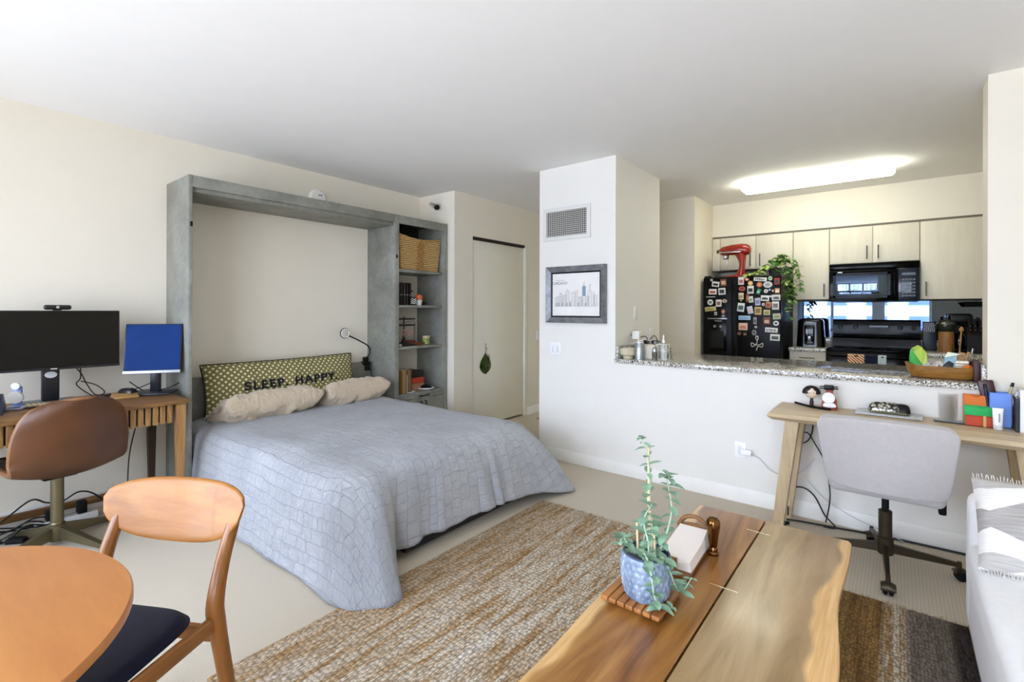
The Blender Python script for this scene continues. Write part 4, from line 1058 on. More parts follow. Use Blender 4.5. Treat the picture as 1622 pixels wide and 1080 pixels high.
stems = [[(.01, .01, .1), (.02, .0, .2), (.0, .01, .3), (.008, .0, .4), (-.004, -.002, .475), (-.022, -.01, .5)],
         [(.02, .02, .1), (.05, .03, .18), (.06, .06, .26), (.05, .06, .33), (.045, .05, .38), (.055, .06, .36)],
         [(-.03, -.01, .1), (-.05, -.03, .15), (-.065, -.03, .17), (-.075, -.045, .15)],
         [(.0, -.03, .1), (.025, -.07, .16), (.05, -.085, .12), (.065, -.09, .05), (.08, -.06, .008), (.098, -.03, .006)],
         [(.03, -.02, .1), (.06, -.02, .14), (.08, -.01, .1), (.09, .02, .04), (.1, .05, .02), (.115, .09, .05)],
         [(.01, -.02, .1), (.02, -.03, .17), (.0, -.02, .24), (.03, -.03, .3)],
         [(-.01, .03, .1), (-.02, .03, .16), (.0, .05, .22)]]
sm2 = MB(); lm = MB(); q = random.Random(11)
for si, stp in enumerate(stems):
    P = smoothpath(stp, 6); sm2.tube(P, [.0034-.0016*k/len(P) for k in range(len(P))], 6)
    for k in range(3, len(P), 2):
        a0 = q.random()*6.28
        for s_ in (0, PI):
            a = a0+s_; L = q.uniform(.026, .05)*(1 if k < len(P)*.75 else .65)
            d = Vector((math.cos(a), math.sin(a), q.uniform(-.1, .6)))
            leaf_mb(lm, P[k], d, (0, 0, 1), L, L*.72, .2, q.uniform(.0, .5))
part('stems', sm2, STM, pp); part('leaves', lm, LFM, pp, label='oval grey green leaves')
part('green_tag', MB().add([(.0, .0, .16), (.03, .012, .16), (.034, .016, .215), (.002, .004, .225), (.0, .0, .162)], [(0, 1, 2, 3)]), M('#8fc09a', .5), pp, smooth=0, label='pale green plant tag')
# napkin holder and mill
nh = thing('napkin_holder', 'wooden napkin holder behind the blue plant pot', 'napkin holder', (-.632, 1.835, CT+.001), R(3))
NW = wood('#5f3a1c', '#95683a', 'x', 2, .45, 1.5)
part('base', MB().box(-.064, .064, -.15, .15, 0, .012, .003), NW, nh)
arch = [(-.064, 0), (.064, 0), (.064, .05)]+[(.064*math.cos(a), .05+.028*math.sin(a)) for a in [PI*k/12 for k in range(1, 12)]]+[(-.064, .05)]
part('end_plate', MB().prism(arch, .138, .15, 'y'), NW, nh); part('end_plate', MB().prism([(-.064, 0), (.02, 0), (.02, .062), (-.064, .062)], -.15, -.138, 'y'), NW, nh)
part('handle', MB().tube(smoothpath([(-.06, .144, .06), (-.03, .142, .098), (.02, .142, .104), (.062, .142, .07)], 6), .0085, 10), NW, nh)
solo('napkin_stack', 'stack of folded white napkins lying in the wooden holder', 'napkins', MB().add([(-.055, -.13, 0), (.06, -.13, 0), (.06, .12, 0), (-.055, .12, 0), (-.055, -.115, .035), (.055, -.13, .035), (.06, .0, .048), (.055, .115, .06), (-.05, .115, .06)],
     [(3, 2, 1, 0), (0, 1, 5, 4), (1, 2, 7, 6, 5), (2, 3, 8, 7), (3, 0, 4, 8), (4, 5, 6, 7, 8)]), M('#efe6df', .85), (-.630, 1.845, CT+.0135), R(3), smooth=0)
ml = thing('bronze_mill', 'glossy bronze coloured mill standing beside the napkin holder', 'mill', (-.552, 1.935, CT+.001))
BRZ = M('#7a5530', .13, 1, var=.2, vs=12)
part('base', MB().lathe([(0, 0), (.02, 0), (.021, .006), (.016, .012), (.017, .02), (.013, .028)], n=32), BRZ, ml)
part('body', MB().lathe([(.013, .028), (.016, .034), (.0175, .05), (.02, .075), (.0245, .10), (.0255, .118), (.022, .132), (.012, .141), (0, .143)], n=32), BRZ, ml)
# ================================================================ RIGHT DESK
OAK = wood('#b39a78', '#d9c5a4', 'x', .7, .5, 1.6, bp=.03)
OAKZ = wood('#a48c69', '#cdb792', 'z', .9, .5, 1.6, bp=.03)
rd = thing('oak_desk', 'pale oak desk with splayed legs against the counter wall', 'desk', (-.02, 3.46, 0))
tp = MB(); x0, x1, y0, y1, z0, z1 = -.618, .60, 3.235, 3.688, .70, .741
tp.add([(x0+.03, y0+.025, z0), (x1-.03, y0+.025, z0), (x1-.03, y1, z0), (x0+.03, y1, z0), (x0, y0, z0+.022), (x1, y0, z0+.022), (x1, y1, z0+.022), (x0, y1, z0+.022),
        (x0+.01, y0+.01, z1), (x1-.01, y0+.01, z1), (x1-.01, y1, z1), (x0+.01, y1, z1)],
       [(3, 2, 1, 0), (8, 9, 10, 11), (0, 1, 5, 4), (1, 2, 6, 5), (2, 3, 7, 6), (3, 0, 4, 7), (4, 5, 9, 8), (5, 6, 10, 9), (6, 7, 11, 10), (7, 4, 8, 11)])
part('desktop', tp, OAK, rd, True, smooth=20)
def slant(xt, yt, xb, yb, wt, wb, zt):
    return MB().add([(xb-wb, yb-wb, 0), (xb+wb, yb-wb, 0), (xb+wb, yb+wb, 0), (xb-wb, yb+wb, 0), (xt-wt, yt-wt, zt), (xt+wt, yt-wt, zt), (xt+wt, yt+wt, zt), (xt-wt, yt+wt, zt)],
                    [(3, 2, 1, 0), (4, 5, 6, 7), (0, 1, 5, 4), (1, 2, 6, 5), (2, 3, 7, 6), (3, 0, 4, 7)])
for a in ((-.492, 3.33, -.572, 3.31, .036, .028), (-.492, 3.60, -.572, 3.64, .036, .028), (.475, 3.33, .555, 3.31, .036, .028), (.475, 3.60, .555, 3.64, .036, .028)):
    part('leg', slant(*a, .70), OAKZ, rd, True, smooth=0)
part('apron', MB().box(-.46, .44, 3.55, 3.58, .64, .6995, .003), OAK, rd, True)
DT = .742
# figure and charging stand
fg = thing('figurine', 'small figurine with black bobbed hair at the left of the oak desk', 'figurine', (-.43, 3.615, DT), R(12))
part('base', MB().cyl((0, 0, 0), (0, 0, .006), .018, .018, 20), M('#7b2d24', .5), fg)
part('body', MB().lathe([(.011, .006), (.012, .03), (.008, .05), (.011, .056), (0, .06)], n=16), M('#2a1a20', .5), fg)
part('head', MB().lathe([(0, .052), (.022, .06), (.034, .08), (.033, .1), (.02, .118), (0, .122)], n=24, sx=1, sy=.8), M('#e3cdb6', .5), fg)
hair = MB().grid(lambda u, v: Vector((.052*math.sin(PI*.52*v)*math.cos(2*PI*u)*1.0, .012+.036*math.sin(PI*.52*v)*math.sin(2*PI*u), .088+.046*math.cos(PI*.52*v)-.012*max(0, v-.8))), 28, 12)
part('hair', hair, M('#0d0b0c', .3), fg, label='glossy black hair')
fc = MB()
for s_ in (-1, 1): fc.tube([(s_*.017-.005, -.0275, .092), (s_*.012, -.0288, .089), (s_*.006+.001, -.0285, .092)], .0012, 5)
part('eyelids', fc, BLACK, fg)
stn = thing('wooden_charger', 'red brown wooden charging stand with white discs on the oak desk', 'charger', (-.335, 3.61, DT), R(8))
RW = wood('#7c2f1a', '#a94a2c', 'z', 2, .45, 1.4)
part('base', MB().box(-.042, .042, -.05, .03, 0, .008, .003), RW, stn)
part('upright', MB().prism([(-.042, .0085), (.042, .0085), (.04, .055), (.02, .10), (.022, .115), (-.018, .115), (-.018, .10), (-.036, .055)], .0, .016, 'y'), RW, stn, smooth=0)
part('phone_disc', MB().cyl((-.004, 0, .067), (-.004, -.006, .067), .034, .034, 30), WHITE, stn, label='round white disc')
part('bud_case', MB().grid(lambda u, v: Vector((.036*(2*u-1), -.022+.016*(2*v-1), .020+.02*math.sqrt(max(0, (1-(2*u-1)**4)*(1-(2*v-1)**4))))), 14, 10).grid(lambda u, v: Vector((.036*(2*u-1), -.022+.016*(2*v-1), .020-.010*math.sqrt(max(0, (1-(2*u-1)**4)*(1-(2*v-1)**4))))), 14, 10), WHITE, stn, merge=.0002, label='oval white earbud case')
part('watch', MB().box(-.03, .026, -.014, .022, .1155, .148, .009).box(-.052, .048, -.002, .01, .122, .128, .002).box(-.05, .046, -.002, .01, .134, .14, .002), BLACK, stn, label='black watch on top')
solo('stylus_pen', 'slim black curved pen lying in front of the figurine', 'pen', MB().tube(smoothpath([(-.13, .07, .012), (-.06, .02, .008), (.0, -.02, .008), (.08, -.04, .008)], 6), [.003]+[.007]*17+[.005], 8), MATB, (-.40, 3.575, DT))
lap = thing('laptop', 'closed silver laptop on the oak desk behind the grey chair', 'laptop', (-.043, 3.605, DT), R(-1))
part('base', MB().box(-.156, .156, -.072, .078, 0, .008, .003), M('#a9aaa8', .3, .8), lap); part('lid', MB().box(-.155, .155, -.071, .077, .0085, .0135, .002), M('#b9bab7', .28, .8), lap)
gc = thing('glasses_case', 'rounded patterned case with black zip end on the laptop', 'case', (-.045, 3.61, DT+.0145), R(3))
def cap(u, v, x0, x1, ry, h, z0):
    a = 2*u-1; t = PI*v
    k = (1-abs(a)**4)**.4
    return Vector((x0+(x1-x0)*u, ry*k*math.cos(t), z0+h*k*math.sin(t)))
def floral():
    m, nt, b = new('silver_floral'); b.inputs['Roughness'].default_value = .25; b.inputs['Metallic'].default_value = .4
    v = coords(nt); vo = nd(nt, 'ShaderNodeTexVoronoi'); vo.inputs['Scale'].default_value = 60; nt.links.new(v, vo.inputs['Vector'])
    nt.links.new(ramp(nt, vo.outputs['Distance'], [(.2, lin('#d9d5c4')), (.45, lin('#8d897a')), (.6, lin('#3a3933'))]), b.inputs['Base Color']); return m
part('tray', MB().grid(lambda u, v: Vector((-.09+.18*u, (.045*(2*v-1))*(1-abs(2*u-1)**6)**.3, .0+.012*(abs(2*v-1)**4))), 20, 10).box(-.085, .085, -.03, .03, .0, .006, .003), M('#bdb68c', .4), gc)
part('shell', MB().grid(lambda u, v: cap(u, v, -.095, .075, .04, .052, .008), 28, 16), floral(), gc)
part('black_end', MB().grid(lambda u, v: cap(u, v, .01, .105, .036, .05, .007), 20, 16), BLACK, gc, label='black end of the case')
GLS, nt_, b_ = new('tumbler_glass')
t_ = nd(nt_, 'ShaderNodeBsdfTransparent'); g_ = nd(nt_, 'ShaderNodeBsdfGlossy'); g_.inputs['Roughness'].default_value = .03
lw_ = nd(nt_, 'ShaderNodeLayerWeight'); lw_.inputs[0].default_value = .3; mx_ = nd(nt_, 'ShaderNodeMixShader')
nt_.links.new(math_n(nt_, 'MULTIPLY', math_n(nt_, 'POWER', lw_.outputs['Facing'], 2.5), .3), mx_.inputs[0]); nt_.links.new(t_.outputs[0], mx_.inputs[1]); nt_.links.new(g_.outputs[0], mx_.inputs[2]); nt_.links.new(mx_.outputs[0], nt_.nodes['Material Output'].inputs[0])
phn = thing('smartphone', 'grey smartphone lying under the glass tumbler', 'phone', (.225, 3.60, DT), R(-3))
part('body', MB().box(-.066, .066, -.038, .038, 0, .009, .0035), M('#3b3d3f', .3), phn); part('screen', MB().box(-.06, .06, -.034, .034, .009, .0096), M('#8f9698', .12), phn)
solo('glass_tumbler', 'tall clear glass tumbler standing on the smartphone', 'glass', MB().lathe([(0, 0), (.039, 0), (.041, .004), (.043, .15), (.0412, .15), (.0392, .014), (.03, .010), (0, .010)], n=48), GLS, (.218, 3.60, DT+.0100))
og = thing('desk_organizer', 'colour blocked organizer of orange green red and blue boxes on the oak desk', 'organizer', (.355, 3.615, DT))
def slot(x0, x1, y0, y1, z0, z1, c, n, notch=True):
    mb = MB(); w = x1-x0; t = .003
    mid = (x0+x1)/2; pl = [(x0, z0), (x1, z0), (x1, z1)]
    if notch: pl += [(mid+.02, z1), (mid+.012, z1-.01), (mid-.012, z1-.01), (mid-.02, z1)]
    pl += [(x0, z1)]
    mb.prism(pl, y0, y0+t, 'y'); mb.box(x0, x1, y1-t, y1, z0, z1); mb.box(x0, x0+t, y0+t, y1-t, z0, z1); mb.box(x1-t, x1, y0+t, y1-t, z0, z1); mb.box(x0, x1, y0, y1, z0, z0+t)
    return part(n, mb, M(c, .55), og, smooth=0, label=n.replace('_', ' '))
slot(-.072, .025, .015, .06, .0, .155, '#e0741a', 'orange_box')
slot(-.072, .066, -.025, .012, .0, .10, '#19b75a', 'green_box')
slot(-.070, .048, -.062, -.028, .0, .052, '#c8411c', 'red_box', False)
slot(.028, .108, -.02, .06, .0, .18, '#6f97e6', 'blue_box', False)
part('peg', MB().box(-.003, .010, -.0745, -.063, 0, .06, .002), M('#cda25c', .5), og, label='pale wooden peg')
tb = thing('cream_tube', 'small white lotion tube standing in front of the blue box', 'tube', (.405, 3.525, DT))
part('cap', MB().lathe([(.017, 0), (.018, .002), (.018, .02), (.016, .022), (0, .022)], n=20, sx=1, sy=.7), M('#d5d5d2', .3), tb)
part('body', MB().grid(lambda u, v: Vector(((.018+.003*v)*math.cos(2*PI*u), (.013*(1-v)+.001)*math.sin(2*PI*u), .0225+.088*v)), 24, 8), M('#f3f3f2', .35), tb)
part('print', MB().box(.002, .007, -.0125, -.0105, .04, .085), M('#8d8f92', .5), tb, smooth=0)
solo('spectacle_pouch', 'dark red leather pouch poking out of the blue box', 'pouch', MB().box(-.035, .03, -.012, .012, 0, .16, .01), M('#3a0d16', .35, var=.4, vs=14), (.40, 3.66, DT+.08), rot=(0, R(-10), R(4)))
for i, (x, c, h, tl_, lab) in enumerate(((.432, '#b8aa86', .17, 12, 'beige pen leaning in the blue box'), (.442, '#ececef', .15, 20, 'white marker pen leaning in the blue box'), (.385, '#16203f', .15, -6, 'dark blue pen in the blue box'))):
    o = thing('pen', lab, 'pen', (x, 3.618+.008*i, DT+.05), rot=(0, R(tl_), 0))
    part('barrel', MB().cyl((0, 0, 0), (0, 0, h), .007, .007, 14), M(c, .35), o); part('tip', MB().cyl((0, 0, h), (0, 0, h+.022), .0078, .006, 14), BLACK, o)
bks = [(.478, .012, .17, '#141316', 'thin black book next to the blue box'), (.497, .020, .215, '#efedf0', 'white paper folder second from the blue box'), (.517, .012, .19, '#e6e4e4', 'pale booklet third from the blue box'),
       (.532, .012, .205, '#17161a', 'black notebook in the middle of the desk book row'), (.550, .017, .225, '#e9e7e2', 'white book near the end of the desk book row'), (.569, .013, .24, '#131216', 'tall black book at the end of the desk row')]
for x, w, h, c, lab in bks:
    o = thing('desk_book', lab, 'book', (x, 3.585, DT), R(-3), 'books standing on the oak desk')
    part('cover', MB().box(-w/2, -w/2+.002, -.075, .075, 0, h).box(w/2-.002, w/2, -.075, .075, 0, h).box(-w/2, w/2, -.077, -.074, 0, h), M(c, .5), o, smooth=0)
    part('pages', MB().box(-w/2+.002, w/2-.002, -.073, .073, .002, h-.002), M('#d8d4cc', .8), o, smooth=0)
# cables around the oak desk
cable('black cable with a loop hanging from the oak desk', [(-.44, 3.65, .70), (-.43, 3.67, .60), (-.45, 3.67, .52), (-.49, 3.67, .49), (-.50, 3.67, .54), (-.46, 3.67, .56), (-.42, 3.67, .50), (-.36, 3.66, .38), (-.33, 3.62, .2), (-.35, 3.60, .03)], .004)
cable('thin white cable from the low outlet to the oak desk', [(-.80, 3.66, .36), (-.74, 3.68, .33), (-.68, 3.68, .27), (-.58, 3.675, .25), (-.48, 3.675, .31), (-.42, 3.675, .40)], .0028, mat=M('#c9cad2', .5))
cable('thin white cable sagging low behind the grey chair', [(-.46, 3.675, .25), (-.36, 3.675, .15), (-.2, 3.672, .07), (-.05, 3.66, .03), (.03, 3.64, .006)], .0025, mat=M('#c9cad2', .5))
cable('black cable arching over the baseboard to the desk leg', [(-.56, 3.60, .02), (-.55, 3.63, .17), (-.49, 3.665, .20), (-.42, 3.665, .16), (-.36, 3.64, .06), (-.30, 3.60, .012), (-.36, 3.57, .012)], .0045)
cable('long black cable lying along the baseboard under the desk', [(-.56, 3.55, .01), (-.48, 3.575, .01), (-.30, 3.61, .008), (-.08, 3.648, .008), (.1, 3.66, .008), (.3, 3.665, .008), (.5, 3.665, .008)], .006)
solo('cable_plug', 'black plug end lying on the carpet by the oak desk leg', 'plug', MB().box(-.02, .02, -.009, .009, 0, .016, .004).cyl((.0, 0, .008), (.004, -.045, .008), .007, .006, 10), MATB, (-.555, 3.50, 0))

# ================================================================ GREY OFFICE CHAIR
GRY = fabric('#b3adaa', .9, 800, .3, .05, .3)
oc = thing('office_chair', 'grey upholstered office chair tucked under the oak desk', 'chair', (-.05, 3.235, 0))
def bk(u, v):
    a = 2*u-1; b_ = v
    W = .262*(1-.16*(1-b_)) 
    k = 1
    x = W*a
    z = .505+.335*b_+.012*(1-a*a)*b_
    y = -.40+.07*a*a*(.4+.6*(1-b_))-.045*b_+.02*(1-b_)**2
    # rounded corners
    ca = max(0, abs(a)-.82)/.18; cb = max(0, abs(2*b_-1)-.76)/.24
    if ca > 0 and cb > 0:
        sh_ = 1-max(ca, cb)/math.hypot(ca, cb)
        x -= math.copysign(sh_*ca*.18*W, a); z -= math.copysign(sh_*cb*.04, b_-.5)
    return Vector((x, y, z))
o = part('backrest', MB().grid(bk, 28, 24), GRY, oc)
m_ = o.modifiers.new('t', 'SOLIDIFY'); m_.thickness = .055; m_.offset = 0
m_ = o.modifiers.new('b', 'BEVEL'); m_.width = .022; m_.segments = 4; m_.limit_method = 'ANGLE'; m_.angle_limit = R(50)
part('seat', MB().box(-.225, .225, -.325, .16, .45, .53, .035, 4), GRY, oc)
OBR = M('#4a4234', .4, .8, var=.1)
part('mechanism', MB().box(-.07, .07, -.12, .08, .425, .446, .006), MATB, oc)
part('lever', MB().box(.10, .235, -.11, -.085, .428, .44, .004).box(.205, .235, -.125, -.085, .37, .44, .008), MATB, oc)
part('gas_lift', MB().cyl((0, 0, .29), (0, 0, .425), .016, .016, 20), MATB, oc)
part('column', MB().lathe([(.034, .075), (.036, .08), (.036, .16), (.030, .165), (.030, .30), (.026, .303), (0, .303)], n=28), OBR, oc)
for k, a in enumerate((-87, 14, 103, 187)):
    T = Matrix.Rotation(R(a), 4, 'Z')
    lg = part('leg', MB().add([(.02, -.015, .085), (.02, .015, .085), (.02, .012, .13), (.02, -.012, .13), (.31, -.009, .068), (.31, .009, .068), (.31, .007, .088), (.31, -.007, .088)],
                  [(0, 1, 2, 3), (7, 6, 5, 4), (0, 4, 5, 1), (1, 5, 6, 2), (2, 6, 7, 3), (3, 7, 4, 0)], T), OBR, oc, smooth=0)
    cst = MB().cyl((.303, 0, .062), (.303, 0, .095), .011, .009, 14, T)
    part('stem', cst, OBR, lg)
    wl = MB()
    for s_ in (-1, 1): wl.lathe([(0, -.010), (.018, -.010), (.026, -.004), (.026, .004), (.018, .010), (0, .010)], n=24, T=T @ Matrix.Translation((.31, s_*.0115, .027)) @ Matrix.Rotation(R(90), 4, 'X'))
    part('caster', wl, MATB, lg)
    part('hood', MB().grid(lambda u, v: Vector((.31+.031*math.cos(PI*u-.2), (.030)*(2*v-1), .030+.034*math.sin(PI*u*.9)*math.sqrt(max(0, 1-.5*(2*v-1)**2)))), 12, 8, T), OBR, lg)

# ================================================================ SOFA
SOF = fabric('#ecebea', .9, 500, .2, .03, .2)
sf = thing('sofa', 'white slipcovered sofa at the right edge of the room', 'sofa', (.72, 1.2, 0))
def soft(x0, x1, y0, y1, z0, z1, b, amp=.006, seed=0):
    bm = bmesh.new(); bmesh.ops.create_cube(bm, size=1)
    for v in bm.verts: v.co = Vector(((x0+x1)/2+v.co.x*(x1-x0), (y0+y1)/2+v.co.y*(y1-y0), (z0+z1)/2+v.co.z*(z1-z0)))
    bmesh.ops.bevel(bm, geom=bm.edges[:], offset=b, segments=4, profile=.5, affect='EDGES')
    bmesh.ops.subdivide_edges(bm, edges=[e for e in bm.edges if e.calc_length() > .1], cuts=10, use_grid_fill=True)
    for v in bm.verts:
        n = noise.noise_vector((v.co.x*3.5+seed, v.co.y*3.5, v.co.z*3.5)); m = noise.noise_vector((v.co.x*11+seed, v.co.y*11, v.co.z*11))
        v.co += n*amp+m*amp*.35
    mb = MB(); mb.bm(bm); return mb
part('base', soft(.236, 1.15, -.6, 2.88, .008, .26, .025, .003, 1), SOF, sf, True)
part('seat_cushion', soft(.226, .87, 1.20, 2.745, .245, .40, .035, .006, 3), SOF, sf, True)
part('seat_cushion', soft(.226, .87, -.42, 1.19, .245, .40, .035, .006, 8), SOF, sf, True)
part('arm', soft(.231, 1.13, 2.74, 2.89, .02, .588, .045, .007, 5), SOF, sf, True)
part('arm', soft(.231, 1.13, -.6, -.43, .02, .588, .045, .007, 6), SOF, sf, True)
part('back', soft(.87, 1.15, -.6, 2.885, .02, .74, .07, .008, 7), SOF, sf, True)
def kilim():
    m, nt, b = new('kilim'); b.inputs['Roughness'].default_value = .95; b.inputs['Specular IOR Level'].default_value = .1
    v = coords(nt); sx = nd(nt, 'ShaderNodeSeparateXYZ'); nt.links.new(v, sx.inputs[0])
    P = .2
    tri = math_n(nt, 'MULTIPLY', math_n(nt, 'ABSOLUTE', math_n(nt, 'SUBTRACT', math_n(nt, 'FRACT', math_n(nt, 'DIVIDE', math_n(nt, 'SUBTRACT', sx.outputs[0], .08), P)), .5)), .13)
    y = math_n(nt, 'ABSOLUTE', math_n(nt, 'SUBTRACT', sx.outputs[1], .0))
    band = math_n(nt, 'LESS_THAN', y, math_n(nt, 'ADD', math_n(nt, 'MULTIPLY', tri, .8), .03))
    y2 = math_n(nt, 'ABSOLUTE', math_n(nt, 'SUBTRACT', y, .15)); b2 = math_n(nt, 'LESS_THAN', y2, math_n(nt, 'SUBTRACT', .03, math_n(nt, 'MULTIPLY', tri, .3)))
    st = noise_n(nt, coords(nt, (8, 260, 8)), 1, 3, .6)
    g = ramp(nt, st, [(.3, lin('#96918c')), (.7, lin('#b9b4ae'))]); w = ramp(nt, st, [(.3, lin('#dcd7d0')), (.7, lin('#eeeae4'))])
    c = mixc(nt, math_n(nt, 'MAXIMUM', band, math_n(nt, 'MULTIPLY', b2, .75)), w, g); nt.links.new(c, b.inputs['Base Color'])
    bump(nt, b, st, .5, .004); return m
f3 = pil_fn(.52, .36, .14, 4, .03, .012, 3)
tl = R(40)
kp_ = solo('throw_pillow', 'woven white and grey zigzag throw pillow leaning on the sofa arm', 'pillow', pillow_mb(f3, 40, 40), kilim(), (.492, 2.575, .545),
     rot=frame3(Vector((1, 0, 0)), Vector((0, math.sin(tl), math.cos(tl))), Vector((0, -math.cos(tl), math.sin(tl)))), merge=.0005)
fb = MB(); q = random.Random(3)
for e in (1, -1):
    for k in range(60):
        p = f3(-.97+1.94*k/59, e*.99, 1); fb.tube([p, p+Vector((q.uniform(-.004, .004), e*q.uniform(.012, .022), q.uniform(-.004, .004)))], .0016, 4)
part('fringe', fb, M('#d5d0c8', .9), kp_)['kind'] = 'stuff'
# ================================================================ KITCHEN
def granite():
    m, nt, b = new('granite'); b.inputs['Roughness'].default_value = .08; b.inputs['Coat Weight'].default_value = .3
    v = coords(nt); vo = nd(nt, 'ShaderNodeTexVoronoi'); vo.inputs['Scale'].default_value = 150; nt.links.new(v, vo.inputs['Vector'])
    sc = nd(nt, 'ShaderNodeSeparateColor'); nt.links.new(vo.outputs['Color'], sc.inputs[0])
    c = ramp(nt, sc.outputs[0], [(0, lin('#3a3937')), (.16, lin('#7d7972')), (.30, lin('#c3bdb2')), (.55, lin('#e6e2da')), (.85, lin('#a7a197'))], 'CONSTANT')
    n = noise_n(nt, v, 260, 4, .7); c = mixc(nt, ramp(nt, n, [(.56, (0,0,0,1)), (.62, (1,1,1,1))]), c, lin('#4a4743'))
    nt.links.new(c, b.inputs['Base Color']); return m
GRA = granite()
CTZ = .953
pc = thing('granite_counter', 'long speckled granite pass-through counter on the half wall', 'counter', (-.73, 4.1, .92))
part('slab', MB().box(-1.8395, .3825, 3.672, 4.585, .9185, CTZ, .003), GRA, pc, True)
part('upstand', MB().box(-1.8395, -1.817, 3.70, 4.58, CTZ, 1.055, .002), GRA, pc, True)
part('upstand', MB().box(.362, .3825, 3.70, 3.895, CTZ, 1.055, .002), GRA, pc, True)
CABM = wood('#d3ccba', '#dcd5c4', 'z', 1.2, .5, 1.0, bp=.02)
# upper cabinets
HND = M('#5a5b5b', .3, .9)
YF = 6.215
def upper(label, x0, x1, z0, z1, doors):
    o = thing('wall_cabinet', label, 'cabinet', ((x0+x1)/2, 6.4, z0))
    part('body', MB().box(x0, x1, YF+.022, 6.5695, z0, z1, .001), M('#b9b09a', .6), o, True)
    for a, b_, hx, hz in doors:
        d = part('door', MB().box(a+.0022, b_-.0022, YF, YF+.02, z0+.002, z1-.003, .0015), CABM, o, True)
        if hx is not None:
            h = MB().cyl((hx, YF-.03, hz), (hx, YF-.03, hz+.14), .0055, .0055, 10)
            for zz in (hz+.012, hz+.128): h.cyl((hx, YF-.03, zz), (hx, YF, zz), .0045, .0045, 8)
            part('handle', h, HND, d, True)
    return o
ZT = 2.236
upper('narrow pale cabinet filler at the kitchen left wall', -1.79, -1.70, 1.84, ZT, [(-1.79, -1.70, None, 0)])
upper('pale two door cabinet above the black fridge', -1.698, -.923, 1.845, ZT, [(-1.698, -1.303, -1.357, 1.88), (-1.303, -.923, -1.256, 1.878)])
upper('tall pale single door cabinet left of the microwave', -.921, -.580, 1.48, ZT, [(-.921, -.580, -.625, 1.508)])
upper('pale two door cabinet above the microwave', -.578, .166, 1.855, ZT, [(-.578, -.206, -.252, 1.89), (-.206, .166, -.159, 1.89)])
upper('tall pale cabinet right of the microwave', .168, 1.078, 1.472, ZT, [(.168, .64, .213, 1.502), (.64, 1.078, 1.03, 1.502)])
# backsplash, counters
ms_ = thing('mirror_backsplash', 'mirrored backsplash between the kitchen counter and cabinets', 'mirror', (.07, 6.565, 1.2))
part('mirror', MB().box(-.925, 1.078, 6.560, 6.5695, 1.06, 1.462), M('#74849f', .015, 1), ms_, True)
part('top_strip', MB().box(-.925, 1.078, 6.54, 6.5695, 1.4625, 1.471), M('#1d1b18', .5), ms_, True)
KZ = .962
for lab, x0, x1 in (('short granite worktop left of the stove', -.918, -.583), ('granite worktop right of the stove', .20, 1.078)):
    o = thing('worktop', lab, 'worktop', ((x0+x1)/2, 6.2, KZ-.035))
    part('slab', MB().box(x0, x1, 5.93, 6.5695, KZ-.034, KZ, .003), GRA, o, True)
    part('upstand', MB().box(x0, x1, 6.545, 6.559, KZ, 1.06, .001), GRA, o, True)
    o = thing('base_cabinet', 'pale base cabinet with drawer '+('left of the stove' if x0 < 0 else 'right of the stove'), 'cabinet', ((x0+x1)/2, 6.2, 0))
    part('body', MB().box(x0, x1, 5.99, 6.56, .08, KZ-.0345), CABM, o, True); part('kick_board', MB().box(x0, x1, 6.03, 6.5, 0, .08), M('#3c3833', .6), o, True)
    d = part('drawer', MB().box(x0+.003, x1-.003, 5.965, 5.989, .76, KZ-.04, .002), CABM, o, True)
    mx = (x0+x1)/2
    part('handle', MB().cyl((mx-.07, 5.93, .86), (mx+.07, 5.93, .86), .005, .005, 10).cyl((mx-.06, 5.93, .86), (mx-.06, 5.965, .86), .004, .004, 8).cyl((mx+.06, 5.93, .86), (mx+.06, 5.965, .86), .004, .004, 8), HND, d, True)
    part('door', MB().box(x0+.003, x1-.003, 5.965, 5.989, .085, .755, .002), CABM, o, True)
# fridge
YR = 5.75
fg_ = thing('refrigerator', 'black side by side refrigerator covered in souvenir magnets', 'refrigerator', (-1.36, 6.1, 0))
FB = M('#030304', .35, spec=.15); FB2 = M('#020203', .2, spec=.2)
part('body', MB().box(-1.755, -.968, YR+.07, 6.54, .02, 1.722, .006), M('#070708', .5), fg_, True)
part('grille', MB().box(-1.755, -.968, YR+.03, YR+.1, 0, .09, .003), MATB, fg_, True)
for a, b_ in ((-1.757, -1.443), (-1.392, -.962)):
    d = part('door', MB().box(a, b_, YR, YR+.065, .10, 1.732, .012, 3), FB, fg_, True)
for x in (-1.425, -1.409): part('handle', MB().tube(smoothpath([(x, YR+.02, 1.70), (x, YR-.03, 1.62), (x, YR-.035, 1.2), (x, YR-.03, .75), (x, YR+.02, .68)], 6), .0075, 10), FB2, fg_, True)
for xa in (-1.75, -1.04): part('hinge_cap', MB().box(xa, xa+.07, YR+.01, YR+.09, 1.732, 1.752, .006), BLACK, fg_, True)
p0 = ony(1122, 504, YR); p1 = ony(1151, 556, YR)
dsp = part('water_dispenser', MB().box(p0.x, p1.x, YR-.012, YR-.0005, p1.z, p0.z, .004), FB2, fg_, True)
part('recess', MB().box(p0.x+.03, p1.x-.03, YR-.0135, YR-.0115, p1.z+.03, p0.z-.14, .001), M('#000000', .8), dsp, True)
part('top_bar', MB().box(p0.x-.005, p1.x+.005, YR-.014, YR-.011, p0.z-.008, p0.z+.004, .001), STEEL, dsp, True)
part('nozzle', MB().cyl((p0.x+.075, YR-.012, p0.z-.09), (p0.x+.075, YR-.03, p0.z-.09), .016, .012, 14).cyl((p0.x+.14, YR-.012, p0.z-.09), (p0.x+.14, YR-.03, p0.z-.09), .016, .012, 14), STEEL, dsp, True)
t_ = text_mb('Whirlpool', .018, .0005)
